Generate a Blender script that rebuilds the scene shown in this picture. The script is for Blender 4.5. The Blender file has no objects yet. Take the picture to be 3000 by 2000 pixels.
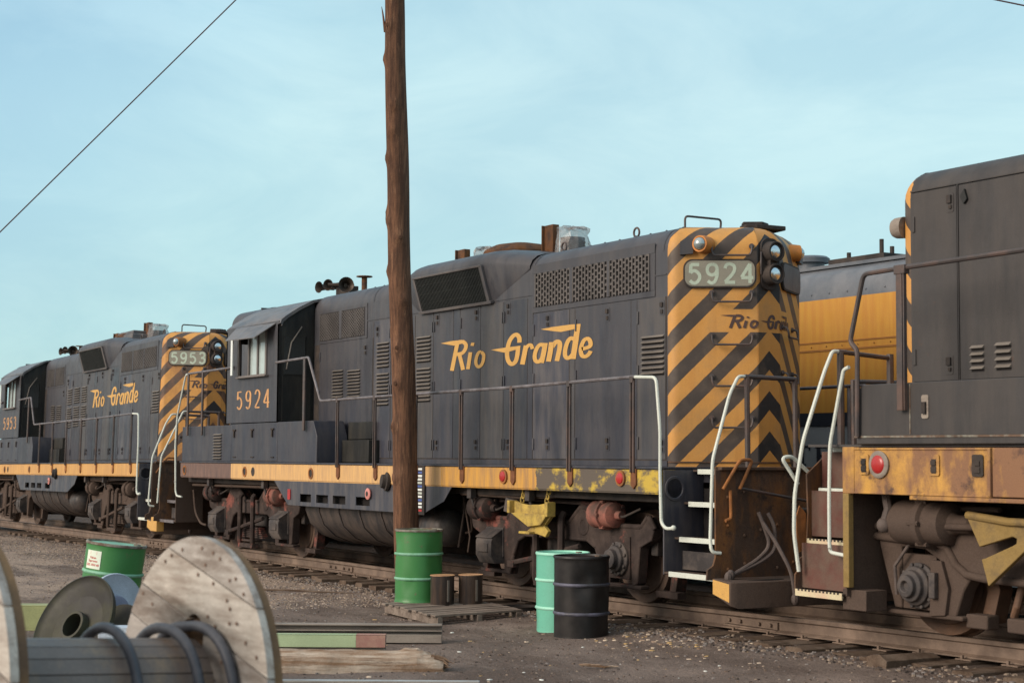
import bpy, math, random
from mathutils import Vector, Matrix
R=math.radians
random.seed(7)
SC=bpy.context.scene; COL=SC.collection
# ---------------------------------------------------------------- camera
cam_d=bpy.data.cameras.new('camera'); cam=bpy.data.objects.new('camera',cam_d); COL.objects.link(cam); SC.camera=cam
fw=Vector((-0.85585082,0.51260231,0.06898007)); rt=Vector((0.51422428,0.85762785,0.00691865)); up=rt.cross(fw)
CAM=Vector((21.2745,-11.6376,1.6445))
cam.matrix_world=Matrix(((rt.x,up.x,-fw.x,CAM.x),(rt.y,up.y,-fw.y,CAM.y),(rt.z,up.z,-fw.z,CAM.z),(0,0,0,1)))
cam_d.sensor_width=36; cam_d.lens=4830.8/3000*36; cam_d.clip_start=0.2; cam_d.clip_end=5000
cam_d.dof.use_dof=True; cam_d.dof.focus_distance=21.0; cam_d.dof.aperture_fstop=3.2
# ---------------------------------------------------------------- world, sun, exposure
SUN=Vector((-0.05,-0.90,0.40)).normalized()
w=bpy.data.worlds.new('World'); SC.world=w; w.use_nodes=True
nt=w.node_tree; nt.nodes.clear(); L=nt.links
out=nt.nodes.new('ShaderNodeOutputWorld'); bg=nt.nodes.new('ShaderNodeBackground')
sky=nt.nodes.new('ShaderNodeTexSky'); sky.sky_type='NISHITA'; sky.sun_disc=False
sky.sun_elevation=math.asin(SUN.z); sky.sun_rotation=math.atan2(SUN.x,SUN.y); sky.air_density=1.0; sky.dust_density=2.0; sky.altitude=1600
tc=nt.nodes.new('ShaderNodeTexCoord'); mp=nt.nodes.new('ShaderNodeMapping'); mp.inputs['Scale'].default_value=(1.2,1.2,3.2)
nz=nt.nodes.new('ShaderNodeTexNoise'); nz.inputs['Scale'].default_value=2.6; nz.inputs['Detail'].default_value=7; nz.inputs['Roughness'].default_value=0.55; nz.inputs['Distortion'].default_value=0.4
cr=nt.nodes.new('ShaderNodeValToRGB'); cr.color_ramp.elements[0].position=0.36; cr.color_ramp.elements[0].color=(.80,.80,.80,1); cr.color_ramp.elements[1].position=0.66; cr.color_ramp.elements[1].color=(.93,.93,.93,1)
mx=nt.nodes.new('ShaderNodeMixRGB')
sx=nt.nodes.new('ShaderNodeSeparateXYZ'); gr=nt.nodes.new('ShaderNodeValToRGB')   # thin overcast veil: paler low down
gr.color_ramp.elements[0].position=0.0; gr.color_ramp.elements[0].color=(.37,.60,.62,1); gr.color_ramp.elements[1].position=0.42; gr.color_ramp.elements[1].color=(.34,.57,.72,1)
e=gr.color_ramp.elements.new(0.2); e.color=(.49,.72,.76,1)
L.new(tc.outputs['Generated'],mp.inputs[0]); L.new(mp.outputs[0],nz.inputs['Vector']); L.new(nz.outputs['Fac'],cr.inputs[0]); L.new(cr.outputs[0],mx.inputs[0])
L.new(tc.outputs['Generated'],sx.inputs[0]); L.new(sx.outputs['Z'],gr.inputs[0])
sc_=nt.nodes.new('ShaderNodeVectorMath'); sc_.operation='SCALE'; sc_.inputs['Scale'].default_value=9.6
cl=nt.nodes.new('ShaderNodeTexNoise'); cl.inputs['Scale'].default_value=5.5; cl.inputs['Detail'].default_value=9; cl.inputs['Roughness'].default_value=.62; cl.inputs['Distortion'].default_value=.6
mp2=nt.nodes.new('ShaderNodeMapping'); mp2.inputs['Scale'].default_value=(1,1,2.6); L.new(tc.outputs['Generated'],mp2.inputs[0]); L.new(mp2.outputs[0],cl.inputs['Vector'])
cr2=nt.nodes.new('ShaderNodeValToRGB'); cr2.color_ramp.elements[0].position=.40; cr2.color_ramp.elements[0].color=(.94,.955,.97,1); cr2.color_ramp.elements[1].position=.66; cr2.color_ramp.elements[1].color=(1.13,1.07,1.04,1); L.new(cl.outputs['Fac'],cr2.inputs[0])
d2=nt.nodes.new('ShaderNodeVectorMath'); d2.operation='DOT_PRODUCT'; d2.inputs[1].default_value=Vector((-.93,.10,.36)).normalized(); L.new(tc.outputs['Generated'],d2.inputs[0])
br=nt.nodes.new('ShaderNodeValToRGB'); br.color_ramp.elements[0].position=.945; br.color_ramp.elements[0].color=(0,0,0,1); br.color_ramp.elements[1].position=1.0; br.color_ramp.elements[1].color=(.6,.6,.6,1); L.new(d2.outputs['Value'],br.inputs[0])
bx_=nt.nodes.new('ShaderNodeMixRGB'); L.new(br.outputs[0],bx_.inputs[0]); L.new(gr.outputs[0],bx_.inputs[1]); bx_.inputs[2].default_value=(.27,.51,.70,1)
mm=nt.nodes.new('ShaderNodeMixRGB'); mm.blend_type='MULTIPLY'; mm.inputs[0].default_value=1; L.new(bx_.outputs[0],mm.inputs[1]); L.new(cr2.outputs[0],mm.inputs[2]); # the haze turns whiter and warmer towards the veiled sun and overhead
dt=nt.nodes.new('ShaderNodeVectorMath'); dt.operation='DOT_PRODUCT'; dt.inputs[1].default_value=(SUN.x,SUN.y,SUN.z*1.6); L.new(tc.outputs['Generated'],dt.inputs[0])
wr=nt.nodes.new('ShaderNodeValToRGB'); wr.color_ramp.elements[0].position=.22; wr.color_ramp.elements[0].color=(0,0,0,1); wr.color_ramp.elements[1].position=.85; wr.color_ramp.elements[1].color=(1,1,1,1); L.new(dt.outputs['Value'],wr.inputs[0])
wm=nt.nodes.new('ShaderNodeMixRGB'); L.new(wr.outputs[0],wm.inputs[0]); L.new(mm.outputs[0],wm.inputs[1]); wm.inputs[2].default_value=(.84,.79,.74,1); L.new(wm.outputs[0],sc_.inputs[0]); L.new(sky.outputs[0],mx.inputs[1]); L.new(sc_.outputs[0],mx.inputs[2])
L.new(mx.outputs[0],bg.inputs[0]); bg.inputs[1].default_value=0.1; L.new(bg.outputs[0],out.inputs[0])
sd=bpy.data.lights.new('sun','SUN'); sun=bpy.data.objects.new('sun',sd); COL.objects.link(sun)
sd.energy=2.2; sd.angle=R(28); sd.color=(1.0,.86,.72); sun.rotation_euler=SUN.to_track_quat('Z','Y').to_euler()
SC.view_settings.view_transform='Standard'; SC.view_settings.look='None'; SC.view_settings.gamma=1; SC.view_settings.exposure=0.35
SC.view_settings.use_curve_mapping=False
# ---------------------------------------------------------------- materials
def srgb(r,g,b):
    f=lambda c:(c/255/12.92 if c/255<=.04045 else ((c/255+.055)/1.055)**2.4)
    return (f(r),f(g),f(b))
MATS={}
def mat(name,col,rough=.6,metal=0.,var=.2,scale=2.5,dirt=None,damt=.5,dpos=.55,dsc=(1,1,1),dscale=2.,bump=.15,bscale=40,spec=.4,grain=.12,alpha=1,emit=None,coat=0,dirt2=None,d2pos=.62,d2sc=(1,1,1),d2scale=5.,use_uv=False,edge=None):
    m=bpy.data.materials.new(name); m.use_nodes=True; n=m.node_tree.nodes; l=m.node_tree.links
    b=n['Principled BSDF']; b.inputs['Roughness'].default_value=rough; b.inputs['Metallic'].default_value=metal; b.inputs['Specular IOR Level'].default_value=spec
    if coat: b.inputs['Coat Weight'].default_value=coat; b.inputs['Coat Roughness'].default_value=.25
    t=n.new('ShaderNodeTexCoord'); oi=n.new('ShaderNodeObjectInfo'); ad=n.new('ShaderNodeVectorMath'); ad.operation='ADD'
    l.new(t.outputs['Object'],ad.inputs[0]); l.new(oi.outputs['Location'],ad.inputs[1]); V=ad.outputs[0]
    def noise(sc,det=6,ro=.6,mpg=None,dist=0):
        x=n.new('ShaderNodeTexNoise'); x.inputs['Scale'].default_value=sc; x.inputs['Detail'].default_value=det; x.inputs['Roughness'].default_value=ro; x.inputs['Distortion'].default_value=dist
        if mpg: k=n.new('ShaderNodeMapping'); k.inputs['Scale'].default_value=mpg; l.new(V,k.inputs[0]); l.new(k.outputs[0],x.inputs['Vector'])
        else: l.new(V,x.inputs['Vector'])
        return x.outputs['Fac']
    def ramp(f,a,c,ca=(0,0,0,1),cb=(1,1,1,1)):
        r=n.new('ShaderNodeValToRGB'); r.color_ramp.elements[0].position=a; r.color_ramp.elements[1].position=c; r.color_ramp.elements[0].color=ca; r.color_ramp.elements[1].color=cb
        l.new(f,r.inputs[0]); return r.outputs[0]
    def mixc(f,a,c,mode='MIX'):
        x=n.new('ShaderNodeMixRGB'); x.blend_type=mode
        for i,v in ((0,f),(1,a),(2,c)):
            if hasattr(v,'is_output'): l.new(v,x.inputs[i])
            elif i==0: x.inputs[0].default_value=v
            else: x.inputs[i].default_value=(*v[:3],1)
        return x.outputs[0]
    def math_(op,a,c=None):
        x=n.new('ShaderNodeMath'); x.operation=op
        for i,v in ((0,a),(1,c)):
            if v is None: continue
            if hasattr(v,'is_output'): l.new(v,x.inputs[i])
            else: x.inputs[i].default_value=v
        return x.outputs[0]
    m['h']=0; H=dict(n=n,l=l,b=b,t=t,V=V,noise=noise,ramp=ramp,mixc=mixc,math=math_)
    if callable(col): c=col(H)
    else: c=mixc(ramp(noise(scale),.3,.7),[k*(1-var) for k in col],[min(1,k*(1+var)) for k in col])
    if dirt: c=mixc(math_('MULTIPLY',ramp(noise(dscale,8,.65,dsc),dpos-.12,dpos+.1),damt),c,dirt)
    if dirt2: c=mixc(math_('MULTIPLY',ramp(noise(d2scale,9,.7,d2sc),d2pos-.04,d2pos+.05),.85),c,dirt2)
    if grain: c=mixc(grain*2.2,c,mixc(1.0,c,ramp(noise(90,3,.7),.25,.75,(.45,.45,.45,1),(1.5,1.5,1.5,1)),'MULTIPLY'))
    l.new(c,b.inputs['Base Color'])
    rr=math_('ADD',math_('MULTIPLY',noise(7,5),.35),rough-.17); l.new(rr,b.inputs['Roughness'])
    if bump:
        bm=n.new('ShaderNodeBump'); bm.inputs['Strength'].default_value=bump; bm.inputs['Distance'].default_value=.01; l.new(noise(bscale,6,.65),bm.inputs['Height']); l.new(bm.outputs[0],b.inputs['Normal'])
    if alpha<1: b.inputs['Alpha'].default_value=alpha
    MATS[name]=m; return m
GR=(.085,.080,.085)       # faded black paint
DUST=(.16,.125,.10)
def hoodc(H):
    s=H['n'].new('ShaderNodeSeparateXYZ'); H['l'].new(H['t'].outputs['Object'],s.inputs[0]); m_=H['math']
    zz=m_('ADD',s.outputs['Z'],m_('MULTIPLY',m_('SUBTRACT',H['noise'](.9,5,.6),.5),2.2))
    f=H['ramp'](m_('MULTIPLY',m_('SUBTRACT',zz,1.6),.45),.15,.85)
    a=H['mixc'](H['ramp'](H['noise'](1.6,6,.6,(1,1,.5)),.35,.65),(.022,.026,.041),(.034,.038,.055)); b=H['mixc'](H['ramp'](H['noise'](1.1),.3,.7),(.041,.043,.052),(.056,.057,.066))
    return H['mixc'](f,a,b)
paint=mat('faded_black_paint',hoodc,.5,var=.14,scale=.9,dirt=(.090,.080,.078),damt=.42,dpos=.52,dsc=(2.4,2.4,.35),dscale=2.2,dirt2=(.028,.029,.038),d2pos=.58,d2sc=(1.4,1.4,.3),d2scale=1.5,bump=.22,bscale=2.6,spec=.5,grain=.10)
paint3=mat('dusty_black_paint',(.044,.046,.055),.5,var=.2,scale=1.4,dirt=(.10,.088,.08),damt=.6,dpos=.50,dsc=(3,3,.4),dscale=1.8,dirt2=(.12,.075,.055),d2pos=.72,d2sc=(3,3,.5),d2scale=4,bump=.25,bscale=2.2,spec=.5,grain=.1)
paint4=mat('cleaner_black_paint',(.030,.033,.045),.42,var=.2,scale=1.2,dirt=(.08,.074,.07),damt=.45,dpos=.55,dsc=(3,3,.4),dscale=2.6,bump=.25,bscale=2.8,spec=.5,grain=.1)
paint2=mat('blue_black_paint',(.042,.045,.062),.45,var=.2,scale=1.2,dirt=(.14,.125,.12),damt=.6,dpos=.55,dsc=(2.5,2.5,.4),dscale=2.5,bump=.05,bscale=14,spec=.5,grain=.1)
roofm=mat('sooty_roof_paint',(.072,.072,.080),.45,var=.18,scale=1.3,dirt=(.19,.165,.15),damt=.6,dpos=.5,dscale=1.6,dsc=(1,2,1),bump=.06,spec=.5)
soot_shade=mat('sooty_shaded_wall',(.012,.013,.013),.6,var=.3,dirt=(.05,.045,.035),damt=.6,dsc=(2,2,.4),spec=.4)  # soot plus the rear wall's shade, both put into one near-black
dark=mat('recess_shade',(.018,.016,.016),.8,var=.3,bump=0,spec=.2)  # near-black that stands for shade inside openings and under slats
grillem=mat('grille_metal',(.11,.10,.095),.6,var=.3,spec=.3)
grilled=mat('dark_grille_metal',(.040,.044,.042),.6,var=.2,spec=.3)
slatm=mat('louver_metal',(.17,.15,.13),.55,var=.2,spec=.4)
yel=(.66,.29,.035)
yellow=mat('faded_yellow_paint',(.60,.34,.11),.55,var=.1,scale=1.5,dirt=(.42,.22,.10),damt=.6,dpos=.55,dsc=(9,9,.8),dscale=2.,dirt2=(.22,.14,.10),d2pos=.68,d2sc=(3,3,1.5),d2scale=4,spec=.35,grain=.08)
lettering=mat('lettering_yellow',(.62,.36,.10),.55,var=.12,scale=5,dirt2=(.10,.085,.07),d2pos=.685,d2scale=8,dirt=(.40,.23,.08),damt=.5,dpos=.6,dscale=5,bump=0,grain=.15)
numm=mat('number_paint',(.62,.33,.13),.6,var=.15,scale=6,dirt=(.25,.17,.12),damt=.6,dpos=.56,dscale=9,bump=0,grain=.2)
nletter=mat('nose_lettering_paint',(.075,.045,.04),.6,bump=0,grain=.15)
pipe=mat('brown_grimed_pipe',(.068,.058,.057),.5,var=.3,dirt=(.15,.08,.055),damt=.5,dscale=5,spec=.4)
railp=mat('grey_pipe',(.16,.15,.16),.45,var=.3,scale=8,dirt=(.07,.05,.045),damt=.7,dscale=6,spec=.5)
white=mat('chipped_white_paint',(.64,.68,.61),.5,var=.06,dirt=(.55,.60,.55),damt=.5,dscale=6,dirt2=(.10,.08,.07),d2pos=.655,d2scale=16,spec=.4,grain=.15)
rustst=mat('rust_stanchion',(.17,.072,.035),.7,var=.4,scale=9,spec=.2)
truckm=mat('dusty_truck_steel',(.070,.051,.044),.8,var=.3,scale=4,dirt=(.030,.023,.022),damt=.8,dpos=.5,dscale=3.5,dirt2=(.27,.092,.072),d2pos=.585,d2scale=1.9,bump=.35,bscale=25,spec=.2,grain=.2)
truckb=mat('brown_truck_steel',(.098,.070,.056),.85,var=.3,scale=3,dirt=(.06,.045,.038),damt=.7,dpos=.55,dscale=3,bump=.35,bscale=25,spec=.2,grain=.2)
salmon=mat('salmon_primer',(.33,.125,.095),.8,var=.2,dirt=(.09,.065,.055),damt=.9,dpos=.52,dscale=3.5,bump=.3,spec=.2,grain=.2)
jbox=mat('grimy_iron',(.056,.050,.050),.7,var=.3,dirt=(.15,.12,.10),damt=.6,dscale=5,bump=.35,bscale=30,spec=.35)
dkiron=mat('black_grease_iron',(.030,.026,.025),.8,var=.4,dirt=(.09,.065,.05),damt=.5,dscale=4,bump=.3)
wheelm=mat('worn_wheel_steel',(.14,.09,.065),.65,var=.3,dirt=(.05,.04,.035),damt=.6,dscale=3,spec=.4,bump=.2)
tankm=mat('dusty_tank_paint',(.034,.032,.034),.5,var=.25,dirt=(.12,.095,.08),damt=.7,dpos=.52,dscale=2.,dsc=(3,1,1.2),bump=.2,spec=.35)
rustp=mat('rusty_pilot_plate',(.090,.060,.045),.8,var=.3,scale=2,dirt=(.30,.125,.035),damt=.6,dpos=.585,dsc=(2,2,.7),dscale=2.4,dirt2=(.045,.035,.03),d2pos=.60,d2scale=4,bump=.35,bscale=30,spec=.2,grain=.2)
rusto=mat('orange_rust',(.33,.135,.045),.8,var=.3,scale=6,dirt=(.13,.07,.04),damt=.7,dscale=5,spec=.2)
stackr=mat('rusty_stack_steel',(.20,.095,.045),.85,var=.4,scale=6,dirt=(.055,.04,.035),damt=.9,dpos=.5,dscale=6,bump=.4,spec=.1)
hornm=mat('tarnished_bronze',(.055,.04,.03),.5,metal=.4,var=.3,dirt=(.04,.03,.025),damt=.7,dscale=9)
plastic=mat('dusty_plastic_sheet',(.34,.35,.36),.25,var=.4,scale=9,dirt=(.28,.25,.24),damt=.9,dpos=.5,dscale=6,bump=.9,bscale=9,spec=.6,alpha=.42)
glassd=mat('dark_glass',(.03,.035,.035),.12,bump=0,grain=0,spec=.8)
lampglass=mat('lamp_lens',(.70,.72,.72),.16,metal=.9,var=.1,bump=.25,bscale=22,grain=0)
bulb=mat('class_lamp_glass',(.45,.52,.52),.18,metal=.6,bump=0,grain=0)
redlens=mat('red_reflector',(.42,.022,.022),.3,var=.15,bump=0,spec=.6,grain=.05)
boardg=mat('numberboard_glass',(.25,.235,.185),.4,var=.08,scale=8,bump=0,spec=.5)
boardn=mat('numberboard_digits',(.44,.52,.42),.5,bump=0,grain=.12)
rubber=mat('black_rubber',(.035,.032,.032),.6,var=.3,dirt=(.12,.09,.075),damt=.5,dscale=8)
hose=mat('dusty_hose',(.115,.09,.08),.75,var=.3,dirt=(.05,.04,.04),damt=.5,dscale=8)
winm=mat('window_frame_metal',(.16,.14,.13),.5,var=.3)
winl=mat('bright_wind_deflector',(.75,.80,.78),.35,bump=0,grain=.04)
pane=mat('sky_bright_window_pane',(.42,.50,.49),.12,var=.15,scale=4,bump=0,spec=.9,grain=.04)  # pale opaque colour stands for the bright sky in the panes
yelcast=mat('old_yellow_casting',(.50,.36,.09),.75,var=.2,scale=5,dirt=(.14,.10,.06),damt=.75,dpos=.55,dscale=6,bump=.4,spec=.2)
yeldull=mat('dull_ochre_casting',(.30,.205,.075),.8,var=.25,scale=5,dirt=(.10,.075,.05),damt=.75,dpos=.56,dscale=5,bump=.4,spec=.2)
def stripes(zoff=0.):
    def f(H):
        n,l,math_,mixc=H['n'],H['l'],H['math'],H['mixc']
        uv=n.new('ShaderNodeSeparateXYZ'); l.new(H['t'].outputs['UV'],uv.inputs[0])
        s=math_('ABSOLUTE',uv.outputs['X']); z=uv.outputs['Y']; ww=math_('ADD',math_('ADD',s,z),math_('MULTIPLY',math_('SUBTRACT',H['noise'](14,4,.6),.5),.014))
        fr=math_('FRACT',math_('DIVIDE',math_('SUBTRACT',math_('ADD',ww,4.37),2.579),.437))
        blk=math_('LESS_THAN',fr,.475)
        band=math_('MULTIPLY',math_('MULTIPLY',math_('GREATER_THAN',z,2.985),math_('LESS_THAN',z,3.235)),math_('LESS_THAN',ww,3.72))
        blk=math_('MULTIPLY',blk,math_('SUBTRACT',1,band))
        nn=H['ramp'](H['noise'](3,7,.6),.3,.7); yy=mixc(nn,(.55,.265,.062),(.64,.330,.090)); bb=mixc(nn,(.052,.040,.034),(.080,.064,.055))
        st=H['ramp'](H['noise'](2.,8,.6,(5,5,.5)),.5,.75)
        yy=mixc(math_('MULTIPLY',st,.5),yy,(.45,.20,.05)); cen=math_('LESS_THAN',s,.165); bb=mixc(math_('MULTIPLY',cen,.8),bb,(.012,.013,.016)); yy=mixc(math_('MULTIPLY',cen,.55),yy,(.50,.215,.045))  # centre face: newer black; its yellow darkened as the less lit side
        return mixc(blk,yy,bb)
    return f
stripem=mat('chevron_stripes',stripes(),.55,bump=.05,spec=.4,grain=.08,dirt=(.17,.12,.08),damt=.35,dpos=.62,dscale=3)
stripem2=mat('rust_bled_chevrons',stripes(),.55,bump=.05,spec=.4,grain=.08,dirt=(.26,.12,.06),damt=.75,dpos=.60,dscale=2)
def sillA(H):
    n,l,math_,mixc,ramp,noise=H['n'],H['l'],H['math'],H['mixc'],H['ramp'],H['noise']
    s=n.new('ShaderNodeSeparateXYZ'); l.new(H['t'].outputs['Object'],s.inputs[0]); X=s.outputs['X']
    y=mixc(ramp(noise(2,7,.6,(6,6,.8)),.42,.75),(.66,.41,.17),(.42,.26,.15))
    brown=mixc(ramp(noise(4,7,.6,(4,4,.7)),.35,.7),(.20,.125,.10),(.10,.07,.065))
    grime=mixc(ramp(noise(1.6,6,.7,(1.4,1,2.2)),.50,.60),(.115,.095,.078),(.52,.37,.06))
    a=mixc(math_('LESS_THAN',X,-4.72),y,brown)
    orange=mixc(ramp(noise(2.4,7,.6,(6,6,.7)),.40,.72),(.58,.31,.07),(.30,.18,.10))
    a=mixc(math_('GREATER_THAN',X,2.6),a,orange)
    return mixc(math_('GREATER_THAN',math_('ADD',X,math_('MULTIPLY',noise(9),.15)),4.98),a,grime)
sillmA=mat('worn_sill_paint',sillA,.6,bump=.12,spec=.3,grain=.1)
sillmC=mat('grimy_orange_sill',(.60,.33,.075),.65,var=.15,dirt=(.20,.105,.07),damt=.9,dpos=.44,dsc=(2.2,1,1.2),dscale=1.6,dirt2=(.075,.045,.04),d2pos=.585,d2scale=3.2,bump=.15,spec=.3,grain=.12)
# ---------------------------------------------------------------- mesh builder
class MB:
    def __init__(s): s.v=[]; s.f=[]; s.m=[]; s.uv=None
    def face(s,idx,m=0): s.f.append(tuple(idx)); s.m.append(m)
    def add(s,vs,fs,m=0):
        o=len(s.v); s.v+= [tuple(k) for k in vs]
        for f in fs: s.f.append(tuple(o+i for i in f)); s.m.append(m)
        return s
    def box(s,x0,x1,y0,y1,z0,z1,m=0):
        return s.add([(x,y,z) for x in(x0,x1) for y in(y0,y1) for z in(z0,z1)],[(0,1,3,2),(4,6,7,5),(0,4,5,1),(2,3,7,6),(0,2,6,4),(1,5,7,3)],m)
    def plate(s,pts,fn,o0,o1,m=0):
        n=len(pts); vs=[fn(a,b,o0) for a,b in pts]+[fn(a,b,o1) for a,b in pts]
        return s.add(vs,[tuple(range(n)),tuple(range(2*n-1,n-1,-1))]+[(i,n+i,n+(i+1)%n,(i+1)%n) for i in range(n)],m)
    def loft(s,rings,m=0,closed=True,cap=True):
        n=len(rings[0]); o=len(s.v)
        for r in rings: s.v+= [tuple(k) for k in r]
        for j in range(len(rings)-1):
            for i in range(n if closed else n-1):
                a=o+j*n+i; b=o+j*n+(i+1)%n; s.face((a,b,b+n,a+n),m)
        if cap: s.face([o+i for i in range(n)][::-1],m); s.face([o+(len(rings)-1)*n+i for i in range(n)],m)
        return s
    def lathe(s,p,ax,prof,n=24,m=0,cap=True):
        ax=Vector(ax).normalized(); p=Vector(p); e1=ax.orthogonal().normalized(); e2=ax.cross(e1)
        return s.loft([[p+ax*t+e1*(r*math.cos(2*math.pi*i/n))+e2*(r*math.sin(2*math.pi*i/n)) for i in range(n)] for t,r in prof],m,True,cap)
    def cyl(s,p0,p1,r,r1=None,n=16,m=0):
        p0,p1=Vector(p0),Vector(p1); return s.lathe(p0,p1-p0,[(0,r),((p1-p0).length,r if r1 is None else r1)],n,m)
    def tube(s,path,r,n=8,m=0,bend=0.,seg=4):
        P=[Vector(k) for k in path]
        if bend:
            Q=[P[0]]
            for a,b,c in zip(P,P[1:],P[2:]):
                d1=(a-b); d2=(c-b); k=min(bend,d1.length*.45,d2.length*.45); s1=b+d1.normalized()*k; s2=b+d2.normalized()*k
                for t in range(seg+1): t/=seg; Q.append(s1*(1-t)**2+b*2*t*(1-t)+s2*t*t)
            Q.append(P[-1]); P=Q
        rings=[]; prev=None
        for i,q in enumerate(P):
            t=((P[min(i+1,len(P)-1)]-q).normalized()+(q-P[max(i-1,0)]).normalized())
            t=t.normalized() if t.length>1e-6 else Vector((0,0,1))
            if prev is None: e1=t.orthogonal().normalized()
            else: e1=(prev-t*prev.dot(t)).normalized()
            prev=e1; e2=t.cross(e1); rad=r[i] if isinstance(r,list) else r
            rings.append([q+e1*(rad*math.cos(2*math.pi*k/n))+e2*(rad*math.sin(2*math.pi*k/n)) for k in range(n)])
        return s.loft(rings,m)
    def ball(s,p,r,m=0,n=12,sc=(1,1,1)):
        p=Vector(p); rings=[]
        for j in range(1,8):
            a=math.pi*j/8; rings.append([p+Vector((r*sc[0]*math.sin(a)*math.cos(2*math.pi*i/n),r*sc[1]*math.sin(a)*math.sin(2*math.pi*i/n),-r*sc[2]*math.cos(a))) for i in range(n)])
        return s.loft(rings,m)
    def build(s,name,mats,parent=None,bevel=0,smooth=35,label=None,cat=None,group=None,kind=None,solid=0):
        me=bpy.data.meshes.new(name); me.from_pydata(s.v,[],s.f)
        for k in (mats if isinstance(mats,(list,tuple)) else [mats]): me.materials.append(k)
        me.polygons.foreach_set('material_index',s.m)
        import bmesh
        bm=bmesh.new(); bm.from_mesh(me); bmesh.ops.recalc_face_normals(bm,faces=bm.faces); bm.to_mesh(me); bm.free()
        if s.uv:
            ul=me.uv_layers.new(name='UVMap')
            for lp in me.loops: ul.data[lp.index].uv=s.uv[lp.vertex_index]
        me.shade_smooth(); me.set_sharp_from_angle(angle=R(smooth))
        o=bpy.data.objects.new(name,me); COL.objects.link(o)
        if parent: o.parent=parent
        if bevel:
            b=o.modifiers.new('bevel','BEVEL'); b.width=bevel; b.segments=2; b.limit_method='ANGLE'; b.angle_limit=R(40); b.harden_normals=False
        tag(o,label,cat,group,kind); return o
def tag(o,label=None,cat=None,group=None,kind=None):
    if label:o['label']=label
    if cat:o['category']=cat
    if group:o['group']=group
    if kind:o['kind']=kind
def empty(name,loc,label,cat,rz=0,group=None,rot=None):
    o=bpy.data.objects.new(name,None); COL.objects.link(o); o.location=loc; o.rotation_euler=rot or (0,0,rz); o.empty_display_size=.3; tag(o,label,cat,group); return o
def spline(pts,k=4):
    if len(pts)<3: return pts
    out=[]
    for i in range(len(pts)-1):
        p0=pts[max(i-1,0)]; p1=pts[i]; p2=pts[i+1]; p3=pts[min(i+2,len(pts)-1)]
        for j in range(k):
            t=j/k; out.append(tuple(.5*(2*b+(c-a)*t+(2*a-5*b+4*c-d)*t*t+(3*b-a-3*c+d)*t**3) for a,b,c,d in zip(p0,p1,p2,p3)))
    return out+[pts[-1]]
def strokes(mb,items,fn,o,ratio=.45,m=0,scale=1.,tw=None,step=.0004):
    """pen strokes and wedges laid on a painted surface; fn maps (a,b,offset) to the surface"""
    for i,(k,pts,wd) in enumerate(items):
        oo=o+step*(i%7)
        if k=='p': mb.add([fn(a,b,oo) for a,b in pts],[tuple(range(len(pts)))],m); continue
        P=spline(pts); wx=wd*scale; q=[(a,b/ratio) for a,b in P]; Lp=[];Rp=[]
        for j,(a,b) in enumerate(q):
            a0,b0=q[max(j-1,0)]; a1,b1=q[min(j+1,len(q)-1)]; dx,dy=a1-a0,b1-b0; d=math.hypot(dx,dy) or 1; nx,ny=-dy/d*wx/2,dx/d*wx/2
            Lp.append((a+nx,(b+ny)*ratio)); Rp.append((a-nx,(b-ny)*ratio))
        n=len(q); mb.add([fn(a,b,oo) for a,b in Lp+Rp],[(j,j+1,n+j+1,n+j) for j in range(n-1)],m)
DIG={'5':[[(.84,.96),(.2,.96)],[(.22,.98),(.17,.53)],[(.17,.53),(.35,.63),(.6,.62),(.85,.44),(.85,.22),(.62,.03),(.35,.02),(.14,.14)]],
'9':[[(.5,.98),(.22,.9),(.12,.7),(.22,.5),(.5,.42),(.76,.52),(.87,.72),(.76,.92),(.5,.98)],[(.87,.72),(.86,.38),(.68,.08),(.4,.01),(.16,.12)]],
'2':[[(.14,.76),(.24,.93),(.5,.99),(.8,.9),(.86,.7),(.68,.45),(.14,.06)],[(.12,.04),(.9,.04)]],
'4':[[(.7,0),(.7,1)],[(.7,.99),(.06,.3)],[(.04,.28),(.96,.28)]],
'3':[[(.14,.84),(.36,.99),(.72,.95),(.84,.75),(.62,.54),(.34,.52)],[(.6,.54),(.87,.36),(.82,.12),(.5,0),(.12,.14)]]}
def digits(mb,txt,fn,o,a0,b0,wd,ht,pitch,pen,ratio,m=0):
    it=[]
    for i,c in enumerate(txt):
        for st in DIG[c]: it.append(('s',[(a0+i*pitch+x*wd,b0+y*ht) for x,y in st],pen))
    strokes(mb,it,fn,o,ratio,m)
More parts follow.
